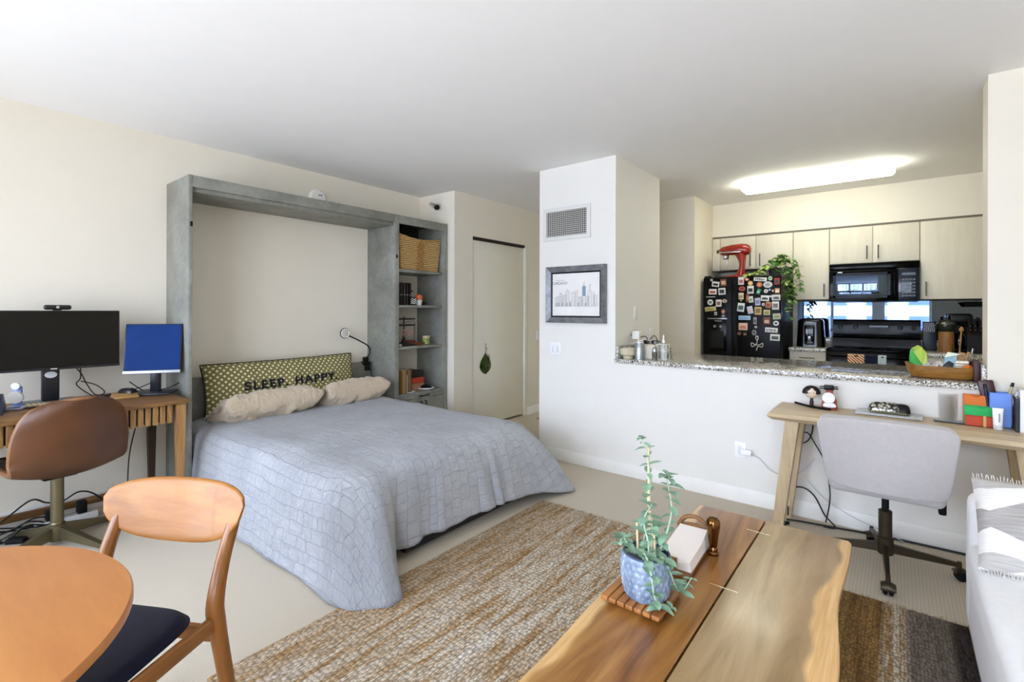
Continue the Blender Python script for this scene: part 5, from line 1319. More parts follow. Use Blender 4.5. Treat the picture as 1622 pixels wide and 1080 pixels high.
part('brand_lettering', MB().add([((p0.x+p1.x)/2+v.x+.01, YR-.0127-v.z, p0.z-.028+v.y) for v in t_.v], t_.f), M('#d0d0d0', .3), dsp, True, smooth=0, label='tiny silver lettering')
# fridge magnets: zoomed pixel x, y, w, h, shape, colours, tilt, label
MG = [(108,115,70,95,'r','#d9cfcc','#b0605c',0,'tall white list magnet with red lines at top left of the right fridge door'),
(180,97,52,40,'o','#b8503f','#e3c9b8',0,'small red and cream magnet beside the tall list magnet'),
(222,143,60,58,'o','#d9a25c','#e8c68f',0,'round tan magnet above the black photo magnet'),
(342,95,160,46,'r','#d9d8d2','#1d1d1d',5,'wide white arrow plate magnet along the fridge top'),
(465,83,48,52,'o','#b9c9ae','#6f9a68',0,'pale green flower magnet near the top right of the fridge'),
(545,120,66,80,'r','#a8301d','#1a1210',0,'red and black square magnet in the top right fridge corner'),
(332,160,70,64,'o','#b5622a','#d88a4a',0,'round orange magnet under the arrow plate'),
(434,160,112,78,'o','#c7c5c0','#8e9299',0,'large oval plate magnet with grey rim'),
(120,210,82,58,'o','#a9441f','#5d1f12',0,'lumpy orange red magnet under the tall list magnet'),
(223,222,78,95,'r','#d5d3cc','#15161a',0,'white framed dark photo magnet under the tan disc'),
(323,243,46,66,'r','#2d8a5b','#8fc3a2',22,'tilted green ticket magnet'),
(412,238,56,50,'h','#dad7d2','#b4868a',0,'white six sided magnet under the oval plate'),
(457,222,32,32,'o','#2d4f8f','#e5e5e5',0,'tiny round blue magnet beside the six sided one'),
(497,235,34,36,'o','#7a4432','#dcd3c6',0,'tiny brown magnet right of the blue one'),
(550,235,58,60,'r','#c89a72','#e6dccd',0,'tan and white square magnet at the right edge of the fridge door'),
(108,300,62,80,'r','#cdbf9a','#8e8160',0,'beige scroll magnet at the left edge of the right fridge door'),
(187,325,40,100,'r','#7d3a24','#c06a48',0,'brown bottle shaped magnet left of the lavender one'),
(228,340,56,76,'r','#d6dcd0','#7ea377',-8,'white and green tilted magnet beside the bottle'),
(310,368,66,92,'r','#b7b0cf','#7d79a8',-4,'lavender stamp magnet near the middle of the fridge'),
(400,325,104,68,'r','#e2e0dc','#2b2a2a',4,'white card magnet with dark emblem'),
(470,303,26,26,'o','#dedede','#aaaaaa',0,'tiny white dot magnet left of the lettered sign magnet'),
(536,317,106,70,'r','#cfcdc8','#3a3a3c',0,'white lettered sign magnet at the right edge'),
(108,353,20,18,'o','#cbb98a','#8d7c50',0,'tiny yellow bead magnet below the beige scroll'),
(106,437,86,106,'r','#d7dfdb','#3f5e57',7,'tilted teal framed picture magnet on the left'),
(218,470,68,92,'r','#c5cbe0','#d8b9bd',-12,'pale pink and blue tilted postcard magnet'),
(315,480,84,96,'r','#cfb26a','#7d6a34',0,'yellow map shaped magnet in the middle of the fridge'),
(380,402,36,36,'o','#d8d8d6','#6b6b6b',0,'small round white button magnet'),
(440,408,64,72,'r','#b98a5e','#8b2f24',8,'red and tan house magnet right of the button'),
(528,415,86,100,'r','#dad9d5','#7a6a68',0,'large white square magnet at the right edge with a speck'),
(422,500,80,64,'r','#c7ba86','#91824d',0,'mustard coloured landscape magnet below the house'),
(150,565,146,52,'r','#a9c4de','#6d90b8',0,'wide pale blue banner magnet'),
(278,600,42,84,'r','#8f8f8a','#4c4b48',0,'grey key shaped magnet below the yellow map'),
(288,677,30,28,'o','#cfcfcb','#8b8b88',0,'small grey disc magnet under the key'),
(422,605,86,94,'r','#6b3523','#c9a58c',0,'brown framed window magnet'),
(543,548,94,70,'r','#c3c0a0','#849068',-4,'pale olive landscape magnet at the right edge'),
(535,632,66,60,'o','#e4e3e0','#2c2c2c',0,'round white magnet with black tick'),
(478,715,154,60,'r','#d9d7d4','#6e6c69',3,'wide white lettered magnet near the lower right'),
(132,672,108,88,'r','#dcb79a','#b9705c',0,'peach coloured square magnet on the lower left'),
(85,757,42,40,'r','#5b3424','#84543c',14,'small brown square magnet at the far lower left'),
(155,762,42,40,'r','#4a2a1c','#a1775c',0,'small dark brown square magnet beside its twin'),
(268,745,60,72,'h','#8d8a86','#3d3b3a',0,'grey ornate crest magnet in the lower middle'),
(522,805,120,80,'r','#d4d5cf','#3c4440',2,'white magnet with dark pattern at the bottom right')]
ML = [(147,343,20,20,'o','#d8d8d6','#8f8f8f',0,'tiny white button magnet at the freezer door top'),
(182,378,62,44,'r','#dad8d2','#1c1c1e',8,'tilted white framed dark magnet on the freezer door'),
(248,365,50,58,'r','#7e4734','#c9a287',-4,'brown letter magnet at the top right of the freezer door'),
(157,443,66,46,'r','#e1dfdb','#b4493c',2,'white magnet with red print on the freezer door'),
(236,440,60,58,'r','#d9d9d6','#2a2a2c',-3,'white magnet with black swirls on the freezer door'),
(140,487,80,8,'r','#a9a9a7','#d9d9d9',0,'thin silver word strip magnet on the freezer door'),
(137,533,48,48,'o','#dedddA','#6b6b68',0,'round white badge magnet on the freezer door'),
(208,540,48,60,'r','#dcd9d3','#8b5f55',0,'white sailboat card magnet on the freezer door'),
(258,522,42,30,'o','#cdb998','#8a7450',0,'cream cap shaped magnet on the freezer door'),
(138,590,94,36,'r','#c6bb77','#7e7746',-6,'yellow strip magnet tilted on the freezer door'),
(182,629,22,28,'r','#d5d4d0','#77757a',0,'small white rectangle magnet low on the freezer door'),
(248,612,36,44,'o','#85543a','#c8a387',0,'brown figure magnet low on the freezer door'),
(248,650,32,24,'o','#6d6c6b','#9a9a98',0,'grey shell magnet just above the dispenser')]
for (zx, zy, w, h, sh, c1, c2, tl_, lab), (ox, oy, k) in [(m, (1160, 430, 7.71)) for m in MG]+[(m, (1100, 380, 5.4)) for m in ML]:
    cx, cy_ = ox+zx/k, oy+zy/k
    a = ony(cx-w/k/2, cy_, YR); b_ = ony(cx+w/k/2, cy_, YR); t = ony(cx, cy_-h/k/2, YR); u = ony(cx, cy_+h/k/2, YR)
    W, H = (b_.x-a.x)/2, (t.z-u.z)/2
    o = thing('fridge_magnet', lab, 'magnet', ((a.x+b_.x)/2, YR-.0004, (t.z+u.z)/2), group='magnets on the refrigerator', rot=(0, R(tl_), 0))
    mb = MB(); n_ = 24 if sh == 'o' else 6
    if sh == 'r': mb.box(-W, W, -.007, 0, -H, H, .0025)
    else: mb.prism([(W*math.cos(2*PI*j/n_), H*math.sin(2*PI*j/n_)) for j in range(n_)], -.008, 0, 'y')
    part('base', mb, M(c1, .45), o)
    mb = MB(); q = random.Random(int(zx*7+zy))
    if sh == 'r':
        if W > H*1.8:
            for j in range(5): x = -W*.75+W*1.5*j/5; mb.box(x, x+W*.2, -.0082, -.0068, -H*q.uniform(.2, .6), H*q.uniform(.2, .6))
        else:
            mb.box(-W*.68, W*.68, -.0082, -.0068, -H*.55, H*q.uniform(.1, .65)); mb.box(-W*.3, W*.35, -.0092, -.008, -H*.3, H*.3)
    else: mb.prism([(W*.55*math.cos(2*PI*j/n_), H*.5*math.sin(2*PI*j/n_)) for j in range(n_)], -.0092, -.0078, 'y')
    part('print', mb, M(c2, .45), o, smooth=0)
# pretzel shaped metal magnet at the bottom
c_ = ony(1160+302/7.71, 430+890/7.71, YR)
o = thing('fridge_magnet', 'large white knotted loop magnet lowest in the middle of the fridge', 'magnet', (c_.x, YR-.0004, c_.z), group='magnets on the refrigerator')
lp_ = smoothpath([(.0, -.005, .085), (.012, -.005, .07), (.0, -.005, .03), (-.008, -.005, 0), (-.05, -.005, -.025), (-.055, -.005, .015), (-.02, -.005, .0), (.02, -.005, -.005), (.055, -.005, .015), (.05, -.005, -.025), (.01, -.005, -.02), (-.005, -.005, -.065)], 6)
part('loop', MB().tube(lp_, .0045, 8), M('#d3d1c4', .3, .3), o)
part('eyelet', MB().tube([(.012*math.cos(a), -.005, .072+.022*math.sin(a)) for a in [2*PI*k/20 for k in range(20)]], .004, 8, True), M('#d3d1c4', .3, .3), o)
# on top of the fridge
solo('dark_tray', 'dark grey tray lying on top of the fridge under the mixer', 'tray', MB().box(-.17, .2, -.16, .14, .0, .012, .004).box(-.18, .21, -.17, -.155, 0, .05, .005).box(-.18, .21, .135, .15, 0, .05, .005).box(-.18, -.165, -.17, .15, 0, .05, .005).box(.195, .21, -.17, .15, 0, .05, .005), M('#3a3b3c', .5), (-1.55, 6.28, 1.7235))
mx = thing('stand_mixer', 'glossy red stand mixer standing on top of the fridge', 'mixer', (-1.435, 5.945, 1.7225))
RED = M('#8d1c0a', .16, coat=.4)
bmb = MB()
def ell(mb, secs, n=24, T=None):
    """rounded sections (x, z, ry, rz)"""
    vs = []; fs = []
    for x, z, ry, rz in secs:
        for k in range(n):
            a = 2*PI*k/n; vs.append((x, ry*math.copysign(abs(math.cos(a))**.8, math.cos(a)), z+rz*math.copysign(abs(math.sin(a))**.8, math.sin(a))))
    for i in range(len(secs)-1):
        for k in range(n): fs.append((i*n+k, i*n+(k+1) % n, (i+1)*n+(k+1) % n, (i+1)*n+k))
    fs.append(tuple(range(n-1, -1, -1))); fs.append(tuple((len(secs)-1)*n+k for k in range(n)))
    return mb.add(vs, fs, T)
part('base', ell(MB(), [(-.15, .012, .05, .011), (-.12, .016, .085, .015), (-.02, .02, .09, .019), (.06, .024, .085, .023), (.105, .02, .07, .019), (.115, .018, .05, .014)]), RED, mx)
def colm(u, v):
    z = .03+.27*v; w = .062-.028*math.sin(PI*min(1, v*1.15)); x0 = .035+.02*math.sin(PI*v)
    a = 2*PI*u; return Vector((x0+w*math.cos(a)*(1.1 if math.cos(a) < 0 else .8), .055*math.sin(a), z))
part('column', MB().grid(colm, 28, 14), RED, mx)
part('head', ell(MB(), [(-.205, .315, .012, .012), (-.195, .318, .035, .03), (-.16, .322, .055, .05), (-.06, .33, .066, .06), (.04, .332, .068, .064), (.10, .325, .062, .062), (.13, .318, .045, .048), (.14, .315, .02, .022)]), RED, mx)
part('trim_band', MB().box(-.19, .05, -.0685, .0685, .292, .309, .004), M('#b7b4ae', .25, .8), mx, label='silver trim band')
part('beater_hub', MB().lathe([(.03, .225), (.038, .235), (.04, .262), (.034, .275), (0, .275)], (-.13, 0, 0), 24).cyl((-.115, 0, .17), (-.115, 0, .23), .005, .007, 10), CHROME, mx, label='chrome beater hub')
part('attachment_knob', MB().cyl((-.225, 0, .32), (-.2, 0, .32), .02, .022, 18), M('#241715', .4), mx)
# trailing plant
tp_ = thing('trailing_plant', 'leafy green trailing plant spilling over the right side of the fridge', 'plant', (-1.06, 5.98, 1.7225))
part('pot', MB().lathe([(.05, 0), (.065, .09), (.07, .10), (.06, .10), (.05, .085), (0, .085)], n=28), M('#3a3a38', .5), tp_)
q = random.Random(5)
vines = [[(0, 0, .09), (-.08, -.10, .11), (-.17, -.19, .05), (-.27, -.21, .035)], [(0, 0, .09), (-.06, -.12, .14), (-.10, -.2, .06), (-.16, -.22, .04)],
         [(0, 0, .09), (.05, -.1, .17), (.13, -.16, .10), (.16, -.19, -.05), (.165, -.2, -.2), (.16, -.2, -.33), (.17, -.2, -.45)],
         [(0, 0, .09), (.09, -.06, .2), (.18, -.12, .12), (.20, -.15, -.05), (.2, -.16, -.18), (.215, -.17, -.28)],
         [(0, 0, .09), (.08, .0, .19), (.19, -.06, .17), (.24, -.08, .06), (.25, -.1, -.06), (.26, -.1, -.14)],
         [(0, 0, .09), (.03, -.06, .2), (.07, -.1, .20), (.12, -.16, .15), (.14, -.2, .02), (.145, -.21, -.12), (.15, -.21, -.24)],
         [(0, 0, .09), (.02, .02, .2), (.06, .0, .25), (.11, -.03, .23)], [(0, 0, .09), (-.03, -.05, .18), (.0, -.12, .17), (.05, -.2, .06)]]
vm = MB(); l1 = MB(); l2 = MB()
for vi, v_ in enumerate(vines):
    P = smoothpath(v_, 7); vm.tube(P, .0028, 5)
    for k in range(4, len(P)):
        for _ in range(2 if vi > 1 and k % 2 else 1):
            a = q.uniform(0, 6.28); L = q.uniform(.035, .07)
            leaf_mb(l2 if vi < 2 or q.random() < .18 else l1, P[k], (math.cos(a), math.sin(a)-.3, q.uniform(-.7, .2)), (0, -.3, 1), L, L*.75, .12, q.uniform(.1, .5))
part('vines', vm, M('#5d6b34', .6), tp_); part('leaves', l1, M('#3d6328', .4, var=.5, vs=22), tp_); part('pale_leaves', l2, M('#93a855', .4, var=.3, vs=22), tp_, label='yellow green leaves')
# microwave
mw = thing('microwave', 'black over-range microwave under the middle cabinets', 'microwave', (-.2, 6.37, 1.455))
x0, x1, y0, z0, z1 = -.575, .165, 6.165, 1.455, 1.85
part('body', MB().box(x0, x1, y0+.04, 6.5595, z0, z1, .004), M('#0a0a0b', .4), mw, True)
part('vent_grille', MB().box(x0, x1, y0, y0+.04, 1.785, z1, .006), GLOSSB, mw, True)
part('door', MB().box(x0, -.005, y0-.006, y0+.039, z0, 1.78, .01, 3), GLOSSB, mw, True)
WIN = M('#1d2530', .03, .35)
part('door_window', MB().box(-.515, -.085, y0-.0085, y0-.0055, 1.515, 1.725, .001), M('#6b7f9f', .03, .95), mw, True, label='reflective door window')
def frame_mb(x0, x1, z0, z1, w, ya, yb):
    return MB().box(x0, x1, ya, yb, z0, z0+w).box(x0, x1, ya, yb, z1-w, z1).box(x0, x0+w, ya, yb, z0, z1).box(x1-w, x1, ya, yb, z0, z1)
part('window_frame', frame_mb(-.54, -.06, 1.49, 1.75, .024, y0-.012, y0-.006), GLOSSB, mw, True)
part('handle', MB().tube(smoothpath([(-.03, y0-.004, 1.74), (-.03, y0-.03, 1.71), (-.03, y0-.03, 1.52), (-.03, y0-.004, 1.49)], 5), .008, 10), GLOSSB, mw, True)
part('control_panel', MB().box(0, x1, y0-.004, y0+.039, z0, 1.78, .006), M('#131c2c', .12), mw, True)
part('display', MB().box(.03, .135, y0-.0055, y0-.0035, 1.71, 1.735), M('#26323f', .2), mw, True)
kp = MB()
for i in range(6):
    for j in range(4): kp.box(.03+j*.027, .052+j*.027, y0-.006, y0-.0035, 1.50+i*.032, 1.515+i*.032)
part('keypad', kp, M('#4d5563', .35), mw, True, smooth=0)
part('badge', MB().box(-.50, -.46, y0-.0075, y0-.0055, 1.755, 1.765), STEEL, mw, True, smooth=0)
# stove
st = thing('stove', 'black freestanding electric stove below the microwave', 'stove', (-.19, 6.2, 0))
x0, x1 = -.578, .188
part('body', MB().box(x0, x1, 5.97, 6.54, .02, .95, .004), M('#09090a', .4), st, True)
part('cooktop', MB().box(x0, x1, 5.925, 6.53, .951, .972, .006), GLOSSB, st, True)
part('backguard', MB().prism([(6.47, .9725), (6.54, .9725), (6.54, 1.255), (6.50, 1.262), (6.475, 1.245), (6.455, 1.10), (6.46, 1.075), (6.42, 1.06), (6.41, .9725)], x0+.01, x1-.005, 'x'), GLOSSB, st, True, smooth=25)
for x in (-.50, -.36, .02, .13):
    part('knob', MB().cyl((x, 6.472, 1.18), (x, 6.445, 1.176), .024, .02, 22).box(x-.004, x+.004, 6.435, 6.446, 1.156, 1.196, .002), M('#111214', .3), st, True)
part('display', MB().box(-.24, -.08, 6.4665, 6.468, 1.16, 1.20), M('#2a3440', .2), st, True, smooth=0)
for k, (x, y, r_) in enumerate(((-.40, 6.05, .10), (.0, 6.05, .085), (-.40, 6.31, .085), (.0, 6.31, .10))):
    part('burner_ring', MB().lathe([(r_-.006, .0), (r_, .0), (r_, .0006), (r_-.006, .0006), (r_-.006, .0)], (x, y, .9722), 40), M('#2c2c2e', .4), st, True)
part('oven_door', MB().box(x0+.005, x1-.005, 5.925, 5.968, .2, .945, .006), GLOSSB, st, True)
part('door_handle', MB().tube(smoothpath([(x0+.05, 5.925, .905), (x0+.06, 5.88, .91), (x1-.06, 5.88, .91), (x1-.05, 5.925, .905)], 4), .011, 10), GLOSSB, st, True)
part('drawer', MB().box(x0+.005, x1-.005, 5.93, 5.968, .04, .19, .005), M('#0b0b0c', .25), st, True)
def towel(x0, x1, zb, bk_):
    def f(u, v):
        t = v*PI if v < .0 else v
        s = v*(.92-zb+.10+.03)
        top = .9225; 
        if v < .62: z = zb+(top-zb)*(v/.62); y = 5.864-.003*math.sin(u*9)
        elif v < .72: a = (v-.62)/.10*PI; z = top+.006*math.sin(a); y = 5.88-.016*math.cos(a)
        else: z = top-(v-.72)/.28*.12; y = 5.896
        return Vector((x0+(x1-x0)*u, y, z))
    return MB().grid(f, 10, 40)
def toweltex():
    m, nt, b = new('orange_weave'); b.inputs['Roughness'].default_value = .9
    v = coords(nt); w = nd(nt, 'ShaderNodeTexWave', wave_type='BANDS', bands_direction='DIAGONAL'); w.inputs['Scale'].default_value = 22; w.inputs['Distortion'].default_value = 3; nt.links.new(v, w.inputs[0])
    nt.links.new(ramp(nt, w.outputs[1], [(.3, lin('#8e4a24')), (.55, lin('#d08c55')), (.8, lin('#ead9bd'))]), b.inputs['Base Color']); return m
for lab, xa, xb_, zb, mt in (('orange and cream woven towel on the oven handle', -.392, -.256, .70, toweltex()), ('dark navy towel on the oven handle', -.252, -.16, .74, fabric('#121833')), ('pale blue striped towel on the oven handle', -.15, -.085, .72, fabric('#b9c6cc'))):
    o = solo('kitchen_towel', lab, 'towel', towel(xa, xb_, zb, 0), mt, ((xa+xb_)/2, 5.88, .8), w=True)
    o.modifiers.new('t', 'SOLIDIFY').thickness = .002
# things on the worktops
af = thing('air_fryer', 'black rounded air fryer on the short worktop left of the stove', 'air fryer', (-.755, 6.3, KZ+.0005))
def afs(u, v):
    a = 2*PI*u; k = 1-.13*v-(.25*max(0, (v-.92)/.08)**2); e = .55
    return Vector((.135*k*math.copysign(abs(math.cos(a))**e, math.cos(a)), .15*k*math.copysign(abs(math.sin(a))**e, math.sin(a)), .31*v))
mb = MB().grid(afs, 48, 24); mb.add([afs(k/48, 1) for k in range(48)], [tuple(range(48))]); mb.add([afs(k/48, 0) for k in range(48)], [tuple(range(47, -1, -1))])
part('body', mb, M('#08080a', .18), af, merge=.0003)
part('drawer_front', MB().box(-.05, .05, -.158, -.12, .02, .24, .02, 3), M('#0d0e12', .08), af); part('handle', MB().box(-.012, .022, -.205, -.15, .11, .145, .008, 3).box(-.012, .022, -.205, -.18, .06, .145, .008, 3), M('#8b9098', .2, .7), af, label='grey handle')
part('display', MB().box(-.035, .035, -.142, -.138, .255, .275), M('#5a6068', .2), af, smooth=0)
bw = thing('wood_block', 'round wooden utensil block on the worktop under an iron pot', 'wood block', (.365, 6.27, KZ+.0005))
part('block', MB().lathe([(.0, 0), (.058, 0), (.06, .005), (.06, .19), (.056, .196), (0, .196)], n=32), wood('#6a4420', '#a3703a', 'z', 2, .5), bw)
ip = thing('iron_pot', 'dark cast iron pot with lid sitting on the wooden block', 'pot', (.365, 6.27, KZ+.197))
IR = M('#3b3b36', .3, .6)
part('pot', MB().lathe([(0, .0), (.05, .0), (.066, .02), (.072, .055), (.07, .07), (0, .07)], n=36), IR, ip)
part('lid', MB().lathe([(.073, .0705), (.073, .078), (.055, .1), (.02, .112), (0, .113)], n=36), M('#5d5d54', .25, .7), ip); part('knob', MB().lathe([(.008, .112), (.008, .12), (.016, .128), (.012, .136), (0, .137)], n=18), IR, ip)
for s_ in (-1, 1): part('handle', MB().tube(smoothpath([(s_*.066, -.02, .05), (s_*.09, -.016, .055), (s_*.09, .016, .055), (s_*.066, .02, .05)], 5), .006, 8), IR, ip)
cdn = thing('printed_card', 'dark card with white lettering leaning beside the stove', 'card', (.25, 6.50, KZ+.0005), rot=(R(-5), 0, 0))
part('card', MB().box(-.05, .055, 0, .006, 0, .285, .002), M('#18202e', .4), cdn)
mk = MB(); q = random.Random(9)
for i in range(6):
    x = -.043
    while x < .04:
        w = q.uniform(.006, .016); mk.box(x, x+w, -.0015, .0, .185+i*.0155, .194+i*.0155); x += w+.005
part('lettering', mk, M('#cfd4da', .5), cdn, smooth=0)
cfm = thing('coffee_maker', 'black coffee maker in the dark corner behind the iron pot', 'coffee maker', (.47, 6.42, KZ+.0005))
part('base', MB().box(-.09, .09, -.11, .1, 0, .03, .008), MATB, cfm); part('tower', MB().box(-.09, .09, .03, .1, .03, .34, .01), BLACK, cfm); part('head', MB().box(-.09, .09, -.11, .1, .27, .37, .03, 4), BLACK, cfm); part('carafe', MB().lathe([(.05, .032), (.062, .06), (.062, .14), (.045, .18), (0, .18)], (0, -.04, 0), 24), M('#0c0d10', .05), cfm)
kn = thing('knife_block', 'black knife block with riveted handles near the right end of the worktop', 'knife block', (.56, 6.22, KZ+.0005))
part('block', MB().prism([(-.07, 0), (.06, 0), (.06, .2), (.0, .245), (-.07, .17)], -.055, .055, 'x'), BLACK, kn, smooth=0)
for i in range(3):
    for j in range(3):
        x, y, z = -.036+.036*j, -.045+.035*i, .195+.02*i
        h = part('knife_handle', MB().box(x-.008, x+.008, y-.012, y+.012, z, z+.085, .004), MATB, kn); part('rivet', MB().cyl((x, y-.0115, z+.025), (x, y-.0128, z+.025), .0035, .0035, 10).cyl((x, y-.0115, z+.06), (x, y-.0128, z+.06), .0035, .0035, 10), CHROME, h)
fe = thing('red_bottle', 'tall dark red bottle beside the knife block', 'bottle', (.645, 6.2, KZ+.0005))
part('body', MB().lathe([(0, 0), (.036, 0), (.038, .01), (.038, .19), (.015, .25), (.014, .29), (0, .29)], n=28), M('#7d1712', .25), fe); part('cap', MB().lathe([(.016, .2905), (.016, .33), (0, .332)], n=20), M('#d9d6cf', .4), fe)
solo('wooden_spoon', 'wooden spoon standing against the wooden block', 'spoon', MB().tube([(0, 0, 0), (.012, .0, .2)], [.006, .006], 8).grid(lambda u, v: Vector((.013+.018*(2*u-1)*math.sin(PI*min(.98, max(.04, v))), .006*(2*u-1)**2, .19+.06*v)), 6, 10), M('#b48a55', .6), (.455, 6.2, KZ+.0005))
fp = thing('hanging_frying_pan', 'black frying pan hanging under the tall cabinet at right', 'pan', (.62, 6.34, 1.40))
part('pan', MB().lathe([(0, 0), (.11, 0), (.14, .045), (.136, .045), (.107, .004), (0, .004)], n=40), MATB, fp); part('hook', MB().tube([(0, 0, .0), (0, 0, .072)], .004, 8), STEEL, fp)
# things at the left end of the pass-through counter
def cx(px, y, z=1.0): return ony(px, HOR+(CAMH-z)*FPX/4.2, y).x
Z0 = CTZ+.0004
def at(px, y): return (ony(px, 565, y).x, y, Z0)
ob = thing('stoneware_bowl', 'cream footed stoneware bowl at the pillar end of the counter', 'bowl', at(995, 3.775))
part('bowl', MB().lathe([(.04, 0), (.042, .022), (.066, .034), (.07, .085), (.066, .088), (.06, .045), (0, .036)], n=40), M('#c6bc9f', .5), ob)
ob = thing('metal_canister', 'brushed silver canister in front of the cream box', 'canister', at(1013, 3.78))
part('body', MB().lathe([(0, 0), (.038, 0), (.039, .004), (.036, .13), (.033, .134), (0, .134)], n=36), M('#aeb4b9', .3, .75), ob); part('lid_ring', MB().lathe([(.0365, .1345), (.036, .141), (.03, .143), (0, .143)], n=36), M('#d7d9da', .3, .5), ob)
ob = thing('cream_box', 'cream leather box holding dark sunglasses on the counter', 'box', at(1032.5, 3.88), R(6))
part('box', MB().box(-.066, .066, -.05, .05, 0, .118, .006), M('#d8cfbd', .6), ob); part('tag', MB().box(.035, .058, -.053, -.0505, .07, .11, .001), M('#7b6a4c', .6), ob)
sg = thing('sunglasses', 'dark sunglasses resting on top of the cream box', 'sunglasses', (ob.location.x, 3.86, Z0+.1195))
for s_ in (-1, 1): part('lens', MB().grid(lambda u, v: Vector((s_*.034+.026*(2*u-1)*math.sqrt(max(.05, 1-(2*v-1)**4)), -.01+.003*(2*u-1)**2, .001+.032*v)), 10, 8), M('#17120e', .08), sg)
part('frame', MB().tube(smoothpath([(-.066, .05, .02), (-.064, -.005, .028), (-.034, -.014, .034), (0, -.012, .026), (.034, -.014, .034), (.064, -.005, .028), (.066, .05, .02)], 6), .003, 8), BLACK, sg)
ob = thing('plug_charger', 'white block charger plugged in above the cream bowl', 'charger', (-1.78, 3.99, 1.14))
part('body', MB().box(-.035, .03, -.03, .03, -.035, .035, .008), WHITE, ob); part('prongs', MB().box(-.0525, -.035, -.012, -.008, -.01, .01).box(-.0525, -.035, .008, .012, -.01, .01), STEEL, ob, smooth=0)
cable('white coiled cable behind the silver canister', [(-1.76, 3.97, 1.11), (-1.72, 3.92, 1.05), (-1.70, 3.88, 1.08), (-1.66, 3.88, 1.06), (-1.68, 3.9, .99), (-1.73, 3.92, 1.0), (-1.72, 3.88, 1.09), (-1.63, 3.94, 1.10)], .006, mat=M('#dedcd6', .5))
cable('black and white cable looping above the counter clutter', [(-1.76, 4.0, 1.12), (-1.70, 3.98, 1.13), (-1.66, 3.96, 1.10), (-1.62, 3.98, 1.14), (-1.60, 4.0, 1.09), (-1.64, 4.02, 1.06)], .0045, mat=M('#4b4844', .5))
ob = thing('router_box', 'small tan box with cables behind the silver canister', 'box', (-1.72, 3.985, Z0))
part('box', MB().box(-.06, .06, -.04, .03, 0, .115, .006), M('#9b7a55', .6), ob)
ob = thing('bottle_rack', 'small white wire rack at the end of the counter clutter', 'rack', at(1050, 3.86))
rk = MB()
for z in (.004, .075, .125):
    rk.tube([(-.04, -.035, z), (.04, -.035, z), (.04, .035, z), (-.04, .035, z)], .0028, 6, True)
for x in (-.04, .04):
    for y in (-.035, .035): rk.tube([(x, y, 0.0028), (x, y, .13)], .0028, 6)
part('wire', rk, M('#d9d8d2', .4), ob)
bp2 = thing('spray_bottle', 'clear spray bottle with white nozzle in the wire rack', 'bottle', (ob.location.x+.005, 3.86, Z0+.001))
part('bottle', MB().lathe([(0, 0), (.024, 0), (.027, .01), (.027, .1), (.012, .135), (0, .136)], n=28), M('#b9bab4', .1, spec=.6, var=.3, vs=60), bp2); part('nozzle', MB().lathe([(.012, .1365), (.012, .155), (.006, .16), (.005, .20), (0, .2)], n=18), WHITE, bp2)
ob = thing('pepper_grinder', 'small dark glass grinder beside the spray bottle', 'grinder', (ob.location.x-.045, 3.80, Z0))
part('glass_body', MB().lathe([(0, 0), (.02, 0), (.022, .06), (.018, .065), (0, .065)], n=24), M('#5d5a54', .15, var=.5, vs=80), ob); part('cap', MB().lathe([(.019, .0655), (.02, .09), (.014, .1), (0, .1)], n=24), STEEL, ob)
sp = thing('sprig_vase', 'tiny green sprig in a small jar behind the wire rack', 'plant', (ony(1061, 565, 3.98).x, 3.98, Z0))
part('jar', MB().lathe([(0, 0), (.018, 0), (.02, .03), (.013, .04), (0, .04)], n=20), M('#8f978f', .15), sp)
lm = MB(); q = random.Random(6)
for k in range(14):
    a = q.uniform(0, 6.28); leaf_mb(lm, (0, 0, .035+.004*k), (math.cos(a), math.sin(a), .8), (0, 0, 1), .035, .016, .1, .3)
part('leaves', lm, M('#3d6b48', .5, var=.3, vs=30), sp)
# wooden trough bowl with snacks
TB = (.205, 3.865, Z0)
tr = thing('wooden_trough', 'long carved wooden trough bowl full of snacks at the end of the counter', 'bowl', TB, R(0))
def trough(u, v):
    a = 2*PI*u
    prof_ = [(.0, .004), (.12, .0), (.145, .010), (.164, .045), (.172, .082), (.161, .082), (.150, .05), (.12, .024), (0, .02)]
    k = v*(len(prof_)-1); i = min(int(k), len(prof_)-2); t = k-i
    r = prof_[i][0]+(prof_[i+1][0]-prof_[i][0])*t; z = prof_[i][1]+(prof_[i+1][1]-prof_[i][1])*t
    e = .58; return Vector((r*math.copysign(abs(math.cos(a))**e, math.cos(a)), .6*r*math.copysign(abs(math.sin(a))**e, math.sin(a)), z+(.006*math.cos(2*a) if v > .35 else 0)))
part('bowl', MB().grid(trough, 60, 32), wood('#6b4417', '#a5732f', 'x', 2, .35, 2.0), tr, merge=.0003)
def bag(w, d, h, seed, crimp=True):
    def f(u, v):
        a = 2*PI*u; k = (1-.0*v) if v < .6 else 1-.15*(v-.6)/.4
        flat = 1 if v < .35 else max(.06, 1-(v-.35)/.62)
        n = .10*noise.noise((math.cos(a)*1.5+seed, math.sin(a)*1.5, v*3))
        return Vector((w/2*k*(1+n)*math.copysign(abs(math.cos(a))**.7, math.cos(a)), d/2*flat*(1+n)*math.copysign(abs(math.sin(a))**.7, math.sin(a)), h*v))
    mb = MB().grid(f, 32, 16); mb.add([f(k/32, 0) for k in range(32)], [tuple(range(31, -1, -1))]); return mb
b0 = Z0+.026
o = thing('green_bag', 'bright green snack bag folded over in the wooden trough', 'bag', (.095, 3.865, b0))
part('bag', bag(.082, .06, .14, 3), M('#3fa544', .35, var=.3, vs=10), o, merge=.0002)
